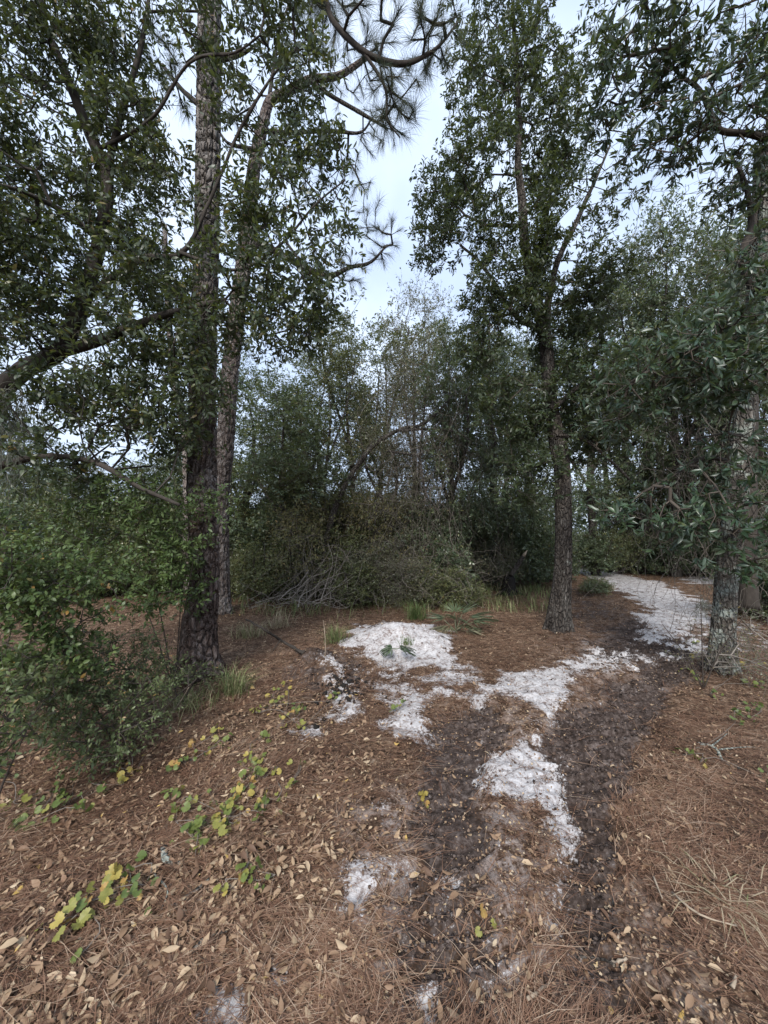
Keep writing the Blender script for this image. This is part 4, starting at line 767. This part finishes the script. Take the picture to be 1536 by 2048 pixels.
# crumbs of sand, dark bits of root and bark
def ico():
    t = (1 + 5 ** .5) / 2; V = np.array([(-1, t, 0), (1, t, 0), (-1, -t, 0), (1, -t, 0), (0, -1, t), (0, 1, t), (0, -1, -t), (0, 1, -t), (t, 0, -1), (t, 0, 1), (-t, 0, -1), (-t, 0, 1)]) / 1.9
    T = np.array([(0, 11, 5), (0, 5, 1), (0, 1, 7), (0, 7, 10), (0, 10, 11), (1, 5, 9), (5, 11, 4), (11, 10, 2), (10, 7, 6), (7, 1, 8), (3, 9, 4), (3, 4, 2), (3, 2, 6), (3, 6, 8), (3, 8, 9), (4, 9, 5), (2, 4, 11), (6, 2, 10), (8, 6, 7), (9, 8, 1)]); return V, T
M['sand'] = varmat('sand', [(0, (.40, .375, .36)), (1, (.62, .60, .60))], .95, .1)
M['soil'] = varmat('soil', [(0, (.018, .013, .011)), (.6, (.058, .042, .035)), (1, (.14, .11, .095))], .9, .2, nscale=90)
M['bark_bits'] = varmat('bark_bits', [(0, (.03, .022, .018)), (.6, (.10, .065, .048)), (1, (.26, .19, .14))], .9, .15)
def crumbs(name, label, cat, K, pick, size, mat, flat):
    x, y = scatter(K, 1.0, 12); s_, m_ = masks(x, y); k = R.random(K) < pick(s_, m_); x, y = x[k], y[k]; n = len(x)
    s, a, nn = frames(R.normal(size=(n, 3)), R.normal(size=(n, 3))); pos = np.stack([x, y, H(x, y) + .002], 1); V, T = ico(); sc = R.uniform(*size, n) * (.7 + .12 * y)
    W = pos[:, None] + sc[:, None, None] * (V[None, :, :1] * s[:, None] + V[None, :, 1:2] * a[:, None] * flat + V[None, :, 2:] * nn[:, None]); W += R.normal(size=W.shape) * sc[:, None, None] * .16
    TT = T[None] + (np.arange(n) * 12)[:, None, None]
    tag(obj(name, mesh(name, W.reshape(-1, 3), TT, mat, {'var': np.repeat(R.random(n), 12)}, True), None, 'stuff'), label, cat)
crumbs('sand_crumbs', 'loose crumbs of white sand on the sandy patches', 'sand', 30000, lambda s, m: np.clip(s * .9 - .1, 0, 1) * .7, (.0018, .0065), M['sand'], .7)
crumbs('soil_crumbs', 'dark crumbs of soil and bark in the wheel ruts and on the sand', 'soil', 26000, lambda s, m: np.clip(m * .5 + .10 + .12 * s, 0, 1) * .8, (.003, .012), M['bark_bits'], .55)
K = 150000; x, y = scatter(K, 1.1, 5.5); s_, m_ = masks(x, y); g = (m_ > .55) & (treadv(x, y) > .35) & (R.random(K) < .9 * np.clip(fbm(x * 2.3, y * 2.3, 2, 31) * 3 - .5, 0, 1)) & (s_ < .3); x, y = x[g], y[g]; n = len(x)
V, T = ico(); an = R.normal(size=n) * .35 + .22; sc = .0022 + .0065 * R.random(n) ** 2.5; sc = sc * (.8 + .12 * y); ca, sa = np.cos(an), np.sin(an)
v = V[None] * sc[:, None, None] * np.array([1.7, .9, .6]) + R.normal(size=(n, 12, 3)) * sc[:, None, None] * .34
W = np.stack([v[..., 0] * ca[:, None] - v[..., 1] * sa[:, None] + x[:, None], v[..., 0] * sa[:, None] + v[..., 1] * ca[:, None] + y[:, None], v[..., 2] + H(x, y)[:, None] + .002], -1)
tag(obj('soil_clods', mesh('soil_clods', W.reshape(-1, 3), T[None] + (np.arange(n) * 12)[:, None, None], M['soil'], {'var': np.repeat(R.random(n), 12)}), None, 'stuff'), 'ridges of damp soil clods pressed up by tyre lugs in the ruts', 'soil')
# charcoal flecks on the sand left of the heap
c0 = G(690, 1375); n = 160; x = c0[0] + R.normal(size=n) * .12; y = c0[1] + R.normal(size=n) * .22
V, T = ico(); s, a, nn = frames(R.normal(size=(n, 3)), R.normal(size=(n, 3))); W = np.stack([x, y, H(x, y) + .006], 1)[:, None] + R.uniform(.008, .03, n)[:, None, None] * (V[None, :, :1] * s[:, None] + .45 * V[None, :, 1:2] * a[:, None] + V[None, :, 2:] * nn[:, None])
tag(obj('charcoal', mesh('charcoal', W.reshape(-1, 3), T[None] + (np.arange(n) * 12)[:, None, None], M['burnt'], None), None, 'stuff'), 'black charcoal and root bits on the sand in front of the heap', 'charcoal')

# ================================================================= vines with yellow leaves
def round_leaf(lobed=11):
    an = np.linspace(-2.75, 2.75, lobed * 2 + 1); r = .5 * (1 + .09 * np.cos(np.arange(len(an)) * np.pi)) * (1 - .12 * np.abs(an) / 2.75)
    V = [(0, 0, 0)] + [(math.sin(q) * k * 1.05, math.cos(q) * k + .12, .17 * abs(math.sin(q)) - .14 * k * (1 + math.cos(q)) + .05 * math.sin(3 * q)) for q, k in zip(an, r)]
    return np.array(V), np.array([(0, i + 1, i) for i in range(1, len(an))])
RL = round_leaf()
def grape(label, clusters):
    pts = [on(c[0], c[1]) for c in clusters]; base = pts[0]; root = thing('grape_vine', label, 'vine', tuple(base), 'grape vines trailing over the straw'); st = Buf()
    for i in range(len(pts) - 1):
        q = spline([(*(pts[i] + [0, 0, .015]), 1), (*((pts[i] + pts[i + 1]) / 2 + [R.normal() * .05, R.normal() * .05, .04]), 1), (*(pts[i + 1] + [0, 0, .015]), 1)], .04)[:, :3]
        q[:, 2] = np.maximum(q[:, 2], H(q[:, 0], q[:, 1]) + .008); st.add(*segs(q[:-1], q[1:], .0022, .002, 4), .4)
    for (px, py, n, tone), p in zip(clusters, pts):
        d = p[1]; rr_ = .015 * n ** .6 * (1 + .0 * d)
        for _ in range(int(n * 1.35 + .5)):
            q = p + np.array([R.normal() * rr_, R.normal() * rr_ * 1.2, 0]); q[2] = Hs(q[0], q[1]) + R.uniform(.012, .065); an = R.random() * 6.28
            ax = np.array([[math.cos(an), math.sin(an) - .4, R.normal() * .3]]); nr = np.array([[R.normal() * .7, -.5 + R.normal() * .6, .9]]); s, a, nn = frames(ax, nr)
            L = (q[None], s, a, nn, np.array([R.uniform(.022, .050)]), np.array([np.clip(tone + R.normal() * .14, .02, .98)]))
            single_leaves('leaf', 'grape', RL, M['vine_leaf'], L, [0], base, root); g = p + (q - p) * .3; g[2] = Hs(g[0], g[1]) + .004
            st.add(*segs(g[None], q[None], .0012, .0009, 3), .4)
    obj('stem', st.make('stem', M['grey_twig'], base), root)
grape('green trailing vine with a dense leaf cluster low beneath the low bush', [(145, 1605, 15, .2), (170, 1625, 6, .2), (60, 1655, 9, .38), (108, 1583, 3, .2), (45, 1615, 4, .3)])
grape('vine shoot with a few leaves by the left border of the straw', [(8, 1568, 3, .15), (30, 1610, 2, .3)])
grape('yellow and orange leafed vine trailing nearest the big pine', [(430, 1468, 4, .75), (390, 1498, 4, .92), (415, 1508, 2, .5), (450, 1493, 6, .4), (370, 1533, 7, .25), (355, 1540, 2, .9)])
grape('upright yellow-green vine with leaves stacked in a column on the straw', [(515, 1483, 5, .5), (500, 1530, 4, .7), (508, 1548, 9, .4), (512, 1570, 5, .45), (485, 1590, 6, .85), (470, 1605, 3, .5)])
grape('large yellowing vine with its biggest leaf cluster mid-left on the straw', [(355, 1605, 7, .4), (360, 1620, 3, .35), (440, 1630, 10, .45), (452, 1645, 6, .6), (482, 1638, 6, .82), (430, 1665, 5, .5), (525, 1633, 4, .35), (530, 1625, 2, .3)])
grape('small green vine standing beside the curved piece of bark', [(385, 1670, 8, .25), (392, 1690, 5, .3), (350, 1648, 3, .7), (390, 1723, 2, .5)])
grape('thin vine with three leaf pairs near the middle of the straw', [(480, 1758, 3, .45), (472, 1788, 3, .75), (518, 1768, 3, .3), (510, 1750, 2, .35)])
grape('yellow vine sprig left of the grey stick', [(235, 1793, 8, .72), (222, 1785, 3, .5), (290, 1778, 6, .25), (235, 1753, 2, .8), (260, 1753, 3, .4)])
grape('olive vine sprig low in the near left corner', [(160, 1828, 4, .5), (125, 1863, 3, .7), (180, 1833, 2, .65), (140, 1938, 1, .6)])
grape('yellow-green vine creeping beside the left-hand sand patch', [(560, 1403, 7, .55), (510, 1428, 4, .5), (585, 1433, 4, .6), (600, 1423, 6, .4), (565, 1453, 3, .7), (575, 1373, 4, .8), (540, 1415, 4, .6), (670, 1405, 3, .4), (605, 1460, 4, .55), (545, 1390, 3, .5)])
grape('few vine leaves lying on the white sand by the left rut', [(795, 1418, 4, .35), (785, 1425, 2, .4)])
grape('vine sprig between straw and the left rut', [(570, 1588, 3, .6), (595, 1535, 3, .5), (552, 1605, 2, .4), (550, 1560, 2, .6)])
grape('small vine half hidden at the lower rim of the low bush', [(230, 1533, 4, .25), (265, 1548, 5, .75), (210, 1525, 2, .3), (245, 1575, 2, .6)])
grape('yellow leafed vine spread round the foot of the lichened trunk', [(1380, 1325, 5, .55), (1400, 1365, 5, .45), (1440, 1315, 6, .75), (1480, 1335, 6, .6), (1500, 1370, 5, .4), (1420, 1392, 4, .3), (1520, 1335, 5, .65), (1390, 1288, 4, .6), (1460, 1300, 4, .7), (1370, 1345, 4, .5)])
grape('light green vine patch at the right border of the straw', [(1500, 1440, 8, .15), (1525, 1425, 5, .2), (1470, 1450, 4, .2), (1365, 1515, 4, .3), (1400, 1530, 3, .5), (1525, 1560, 3, .2)])
grape('single yellow leaf on a short stem in the bare middle track', [(970, 1868, 2, .6)])
grape('two pale leaves on a stalk in the left rut', [(845, 1618, 3, .9), (858, 1622, 2, .9)])

# ================================================================= palmetto, grass
def blade_fan(L, nb, spread, droop, w):
    Vs = []; Ts = []; n = 0
    for i in range(nb):
        q = (i / (nb - 1) - .5) * spread + R.normal() * .03; l = L * (1 - .25 * abs(i / (nb - 1) - .5) * 2) * R.uniform(.9, 1.05)
        for k, f in enumerate((.12, .45, .8, 1.0)):
            ww = w * (.5, 1, .6, .06)[k]; c = np.array([math.sin(q) * l * f, math.cos(q) * l * f, -droop * l * f * f + .02 * math.cos(7 * q)]); sd_ = np.array([math.cos(q), -math.sin(q), 0]) * ww
            Vs += [c - sd_ + [0, 0, .006], c - [0, 0, .004], c + sd_ + [0, 0, .006]]
        for k in range(3):
            a = n + 3 * k; Ts += [(a, a + 1, a + 4), (a, a + 4, a + 3), (a + 1, a + 2, a + 5), (a + 1, a + 5, a + 4)]
        n += 12
    return np.array(Vs), np.array(Ts)
def palmetto(label, px, py, fronds, L=.36):
    b = on(px, py); root = thing('saw_palmetto', label, 'palmetto', tuple(b)); st = Buf()
    for (az, el, pl, var) in fronds:
        d = np.array([math.cos(az) * math.cos(el), math.sin(az) * math.cos(el), math.sin(el)]); e = d * pl
        st.add(*segs(np.zeros((1, 3)), e[None], .006, .004, 5), .5); V, T = blade_fan(L * R.uniform(.75, 1.05), 13, 2.3, .3, .008)
        s, a, n = frames(d[None] + np.array([[0, 0, -.15]]), np.array([[0, 0, 1.]]) + R.normal(size=(1, 3)) * .3); W = e + V[:, :1] * s + V[:, 1:2] * a + V[:, 2:] * n
        obj('frond', mesh('frond', W, T, M['palmetto'], {'var': np.clip(np.full(len(V), var) + np.repeat(R.normal(size=len(V) // 12) * .12, 12), 0, 1)}), root)
    obj('stalks', st.make('stalks', M['palmetto']), root)
palmetto('saw palmetto with spiky fan leaves at the right end of the sand heap', 912, 1262, [(-1.2, .5, .25, .55), (-.4, .55, .3, .4), (.3, .6, .3, .3), (-2.2, .4, .25, .7), (1.5, .9, .3, .25), (2.5, .6, .25, .35), (-1.7, .8, .3, .5), (-.8, .2, .2, .75), (-2.8, .25, .2, .8), (.9, .8, .3, .3)])
palmetto('small palmetto frond lying flat on top of the sand heap', 792, 1298, [(2.8, .05, .05, .2), (3.3, .1, .04, .15), (.2, .15, .04, .12)], .20)
def grass_clump(label, px, py, n, h, spread, tone, flat=.0):
    b = on(px, py); ph = R.random(n) * 6.283; ln = R.uniform(.6, 1.1, n) * h; tilt = R.uniform(.15, .9, n) + flat; o0 = R.normal(size=(n, 2)) * spread * .35
    d = np.stack([np.cos(ph) * np.sin(tilt), np.sin(ph) * np.sin(tilt), np.cos(tilt)], 1); p0 = np.stack([o0[:, 0], o0[:, 1], np.zeros(n)], 1); p1 = p0 + d * ln[:, None] * .55; p2 = p1 + nrm(d + np.stack([np.cos(ph) * .5, np.sin(ph) * .5, -.5 - flat * np.ones(n)], 1)) * ln[:, None] * .5
    p2[:, 2] = np.maximum(p2[:, 2], .012); w_ = np.stack([-np.sin(ph), np.cos(ph), np.zeros(n)], 1) * (.0016 + .0002 * b[1])
    W = np.stack([p0 - w_, p0 + w_, p1 - w_, p1 + w_, p2], 1); T = np.array([(0, 1, 3), (0, 3, 2), (2, 3, 4)])[None] + (np.arange(n) * 5)[:, None, None]
    o = obj('grass_clump', mesh('grass_clump', W.reshape(-1, 3), T, M['grass'], {'var': np.repeat(np.clip(tone + R.normal(size=n) * .18, 0, 1), 5)})); o.location = tuple(b); return tag(o, label, 'grass')
grass_clump('arching tuft of grass right of the thick pine foot', 465, 1390, 170, .34, .16, .5)
grass_clump('dry straw-coloured grass tuft in the near right corner', 1440, 1790, 85, .24, .14, 1.0, .95)
grass_clump('fresh green grass tuft behind the sand heap', 832, 1238, 160, .42, .2, .15)
grass_clump('yellow-green grass tuft at the left end of the sand heap', 672, 1285, 150, .34, .2, .45)
grass_clump('short green grass tuft growing out of the sand heap', 812, 1290, 60, .13, .1, .2)
grass_clump('pale thin grass tuft beyond the fallen dark branch', 500, 1275, 160, .32, .3, .75)
grass_clump('sparse grey-green grass by the low bush and the pine', 370, 1420, 160, .24, .35, .55)
grass_clump('dry grass tuft beside the brush heap', 560, 1255, 120, .3, .25, .9)
grass_clump('dry yellow grass at the left side of the far path', 1215, 1180, 130, .3, .3, .85)
K = 9000
x = R.uniform(-4.5, 5.5, K); y = R.uniform(5.6, 10.5, K); px_ = x / y * F + 768; s_, m_ = masks(x, y)
k = ((px_ > 430) & (px_ < 1110)) & (R.random(K) < (1 - np.clip(s_ * 2, 0, 1))) & (y > 6.3 + .8 * vn2(x * 1.2, y * 0)) & (R.random(K) < .25 + 1.1 * sstep(.45, .7, fbm(x * 1.6, y * 1.6, 3, 55))) & ~((px_ > 900) & (px_ < 1150) & (y < 7.0)); x, y = x[k], y[k]; n = len(x); z = H(x, y)
ph = R.random(n) * 6.283; h = R.uniform(.12, .34, n); d = np.stack([np.cos(ph) * .5, np.sin(ph) * .5, np.ones(n)], 1); p0 = np.stack([x, y, z], 1); p1 = p0 + d * h[:, None] * .6; p2 = p1 + d * [1.6, 1.6, .3] * h[:, None] * .5; w_ = np.stack([-np.sin(ph), np.cos(ph), np.zeros(n)], 1) * .0035
tag(obj('undergrowth', mesh('undergrowth', np.stack([p0 - w_, p0 + w_, p1 - w_, p1 + w_, p2], 1).reshape(-1, 3), np.array([(0, 1, 3), (0, 3, 2), (2, 3, 4)])[None] + (np.arange(n) * 5)[:, None, None], M['grass'], {'var': np.repeat(np.clip(R.normal(.45, .22, n), 0, 1), 5)}), None, 'stuff'), 'thin grey-green grass and weeds under the shrubs', 'undergrowth')

# ================================================================= sticks, stump, brush heap, moss, hanging vines
def stick(name, label, cat, pts, r, mat, lift=.012, side=()):
    q = [np.array(on(p[0], p[1])) + [0, 0, (p[2] if len(p) > 2 else lift)] for p in pts]; base = q[0].copy(); base[2] = Hs(base[0], base[1])
    line = spline([(*p, r * (1 - .5 * i / (len(q) - 1))) for i, p in enumerate(q)], .03); line[:, :3] += R.normal(size=(len(line), 3)) * r * .18
    V, T = tube(line[:, :3], np.maximum(line[:, 3], .001), 8, oak_disp(r * .25, 5, int(r * 9999) % 50)); o = obj(name, mesh(name, V - base, T, mat, {'var': np.full(len(V), .5)}, True)); o.location = tuple(base); tag(o, label, cat)
    for sp in side:
        p = [np.array(on(a_[0], a_[1])) + [0, 0, a_[2]] for a_ in sp]; ln = spline([(*a_, r * .45 * (1 - .5 * i)) for i, a_ in enumerate(p)], .03); V, T = tube(ln[:, :3], np.maximum(ln[:, 3], .001), 6); obj('twig', mesh('twig', V - base, T, mat, None, True), o)
    return o
stick('branch', 'dark fallen branch propped up left of the spoil heap', 'branch', [(606, 1312, .03), (570, 1312, .16), (530, 1320, .34), (490, 1318, .46)], .019, M['dark_bark'], side=[[(560, 1316, .2), (545, 1320, .1)]])
stick('bark_piece', 'curved grey piece of bark on the straw below the vines', 'bark', [(326, 1702), (332, 1722), (348, 1734), (364, 1736)], .017, M['lichen_bark'], .012)
stick('stick', 'straight grey stick lying left of centre on the straw', 'stick', [(336, 1828), (380, 1798), (420, 1764)], .0085, M['lichen_bark'], .014)
stick('stick', 'thin crooked twig touching the straight grey stick', 'stick', [(302, 1752), (325, 1775), (335, 1795), (322, 1830)], .004, M['lichen_bark'], .02)
stick('stick', 'short lichen-covered stick in the lower left straw', 'stick', [(385, 1912), (420, 1880), (455, 1870)], .009, M['lichen_bark'], .014)
stick('stick', 'thin pale twig standing up beside the low bush', 'stick', [(342, 1428, .01), (360, 1428, .1), (376, 1430, .22)], .004, M['pale_wood'])
stick('root', 'grey forked root at the right border of the straw', 'root', [(1395, 1488), (1430, 1500), (1450, 1530), (1480, 1540)], .012, M['lichen_bark'], .01, [[(1440, 1505, .02), (1490, 1500, .02), (1536, 1500, .015)], [(1425, 1497, .02), (1455, 1478, .04)]])
stick('stick', 'long thin dark twig running down the near middle', 'stick', [(806, 1858), (850, 1925), (905, 2010), (930, 2050)], .004, M['dark_bark'], .012)
stick('stick', 'dark stick lying in the right rut', 'stick', [(1226, 1790), (1230, 1850), (1228, 1880)], .005, M['oak_bark'], .012)
stick('bark_piece', 'flat brown strip of bark low right of the middle', 'bark', [(1112, 1932), (1140, 1950), (1166, 1974)], .008, M['pine_bark'], .010)
stick('stick', 'short pale stick by the strip of bark', 'stick', [(1055, 2012), (1075, 1998), (1096, 1983)], .0035, M['pale_wood'], .02)
stick('stick', 'pale reed pointing down the right-hand straw', 'stick', [(1308, 1768), (1318, 1795), (1326, 1812)], .0035, M['pale_wood'], .03)
stick('stick', 'long straw-coloured stalk below the dry grass tuft', 'stick', [(1345, 1800), (1400, 1845), (1475, 1870)], .003, M['pale_wood'], .03)
stick('stick', 'long bent twig lying across the right-hand litter', 'stick', [(1150, 1925), (1210, 1932), (1290, 1975)], .003, M['oak_bark'], .02)
stick('wood_chip', 'white splintered wood chip low on the right', 'wood chip', [(1226, 1942), (1240, 1934), (1254, 1928)], .0075, M['pale_wood'], .02)
stick('wood_chip', 'pale wood splinter near the lower right corner', 'wood chip', [(1466, 1995), (1470, 1980), (1473, 1972)], .005, M['pale_wood'], .03)
stick('wood_chip', 'upright pale wood splinter in the right rut', 'wood chip', [(1232, 1895), (1236, 1885), (1238, 1872)], .004, M['pale_wood'], .02)
stick('stick', 'thin stalk standing in the spoil heap', 'stick', [(650, 1315, 0), (650, 1315, .2), (646, 1318, .42)], .0035, M['pale_wood'])
stick('stick', 'twig lying along the upper edge of the sand heap', 'stick', [(855, 1262), (885, 1276), (905, 1285)], .006, M['oak_bark'], .02)
stick('stick', 'short twig upright behind the middle of the sand heap', 'stick', [(735, 1256, .0), (750, 1254, .03), (780, 1256, .05)], .005, M['oak_bark'])

# burnt stump with a broken pale log
b = on(1018, 1188); root = thing('burnt_stump', 'black burnt stump under shrubs left of the slender oak', 'stump', tuple(b))
tp = spline([(0, 0, -.05, .20), (.0, 0, .15, .15), (.02, 0, .38, .13), (.05, 0, .46, .07)], .03); V, T = tube(tp[:, :3], tp[:, 3], 24, both(oak_disp(.04, 7, 3), flare(0, .4, .15, 4)))
obj('body', mesh('body', V, T, M['burnt'], None, True), root)
for dx, dz in ((-.22, .05), (.2, .03), (-.05, .02)):
    tp = spline([(0, 0, .12, .05), (dx * .7, -.1, dz + .05, .04), (dx * 1.7, -.16, -.03, .02)], .04); V, T = tube(tp[:, :3], tp[:, 3], 8, oak_disp(.01, 5, 3)); obj('root', mesh('root', V, T, M['burnt'], None, True), root)
l0 = P(1022, 1150, b[1] - .1); l1 = P(1047, 1112, b[1] - .25); root = thing('broken_log', 'pale splintered log end leaning on the burnt stump', 'log', tuple(l0))
tp = spline([(*(l0 - l0), .05), (*((l1 - l0) * .6), .052), (*(l1 - l0), .045)], .03); V, T = tube(tp[:, :3], tp[:, 3], 14, oak_disp(.01, 6, 3)); obj('log_body', mesh('log_body', V, T, M['oak_bark'], None, True), root)
V, T = tube(np.array([(l1 - l0), (l1 - l0) * 1.12, (l1 - l0) * 1.3]), [.042, .03, .004], 9, oak_disp(.012, 5, 9)); obj('splinter', mesh('splinter', V, T, M['pale_wood'], None, True), root)

# heap of dead grey brush below the leaning trunk
b = on(622, 1215); root = thing('brush_heap', 'heap of dead grey sticks below the leaning trunk', 'brush heap', tuple(b))
for i in range(120):
    p0 = np.array([R.normal() * .5 - .1, R.normal() * .3, R.uniform(.0, .25)]); r = R.uniform(.003, .0078)
    if i % 3 == 0: top = P(R.normal(650, 45), R.uniform(1080, 1160), 7.6 + R.normal() * .35) - b
    else: top = p0 + np.array([R.normal() * .55 + .1, R.normal() * .35, R.uniform(-.1, .6)])
    top[2] = max(top[2], .03); q = [p0 + (top - p0) * f + R.normal(size=3) * .07 * (0 < f < 1) for f in (0, .3, .65, 1)]
    tp = spline([(*v, r * (1 - .18 * k)) for k, v in enumerate(q)], .08); V, T = tube(tp[:, :3], tp[:, 3], 5, None); o = obj('stick', mesh('stick', V, T, M['grey_twig'], {'var': np.full(len(V), R.random() ** .7)}, True), root)

def strands(name, label, cat, n, start, length, mat, r, wander, grav, base, var=.5, kind='stuff', step=.07):
    st = Buf()
    for i in range(n):
        p = np.array(start(i)); L = R.uniform(*length); d = nrm(R.normal(size=3) + [0, 0, -grav]); k = max(3, int(L / step)); q = [p]
        for _ in range(k): d = nrm(d + R.normal(size=3) * wander + [0, 0, -grav * .25]); q.append(q[-1] + d * step)
        q = np.array(q); q = q[q[:, 2] > .02]
        if len(q) > 2: st.add(*segs(q[:-1], q[1:], r * R.uniform(.6, 1.3), r * .8, 3), np.clip(var + R.normal() * .25, 0, 1))
    o = obj(name, st.make(name, mat, base), None, kind); o.location = tuple(base); return tag(o, label, cat)
strands('vine_tangle', 'mass of bare grey vines hanging over the shrubs in the middle', 'vines', 380, lambda i: P(R.normal(865, 60), R.uniform(730, 1060), R.uniform(7.6, 9)), (.6, 2.2), M['grey_twig'], .0032, .19, .6, P(850, 1100, 8.2), .22)
strands('vine_tangle', 'curling bare vines crossing the sky between the oak and the right edge', 'vines', 70, lambda i: P(R.uniform(1240, 1540), R.uniform(120, 420), R.uniform(3.6, 4.6)), (.7, 2.0), M['dark_bark'], .0022, .32, .12, P(1450, 300, 4.2))
strands('vine_tangle', 'thin brown vines and twigs hanging round the right-hand trunks', 'vines', 260, lambda i: P(R.uniform(1300, 1560), R.uniform(780, 1130), R.uniform(4.4, 6.5)), (.5, 1.8), M['grey_twig'], .003, .24, .6, P(1460, 1100, 5.2), .25)
strands('vine_tangle', 'arching bare brambles over the grass right of the brush heap', 'vines', 120, lambda i: P(R.uniform(640, 1000), R.uniform(1080, 1190), R.uniform(6.9, 8)), (.4, 1.3), M['grey_twig'], .0035, .3, .25, P(760, 1180, 7.3), .3)
def mossy(label, px, py, d, wpx, hpx, n):
    strands('spanish_moss', label, 'moss', n, lambda i: P(px + R.normal() * wpx * .35, py + R.uniform(0, hpx * .35), d + R.normal() * .08), (hpx * .35 * d / F, hpx * .95 * d / F), M['moss'], .0022, .2, 1.1, P(px, py, d), .4, 'stuff', .03)
mossy('grey moss hanging from a twig left of the lichened trunk', 1404, 1195, 4.0, 10, 45, 40)
mossy('grey-brown moss curtain hanging from the left oak at the border', 20, 770, 3.4, 60, 220, 160)
mossy('short moss beard under the left oak limb', 95, 740, 3.5, 30, 120, 70)
mossy('moss beard hanging on the right-hand trunk near the bent limb', 1518, 490, 4.0, 22, 160, 90)
mossy('brown dead leaf and moss bunch hanging in the slender oak', 1215, 590, 5.5, 25, 70, 60)
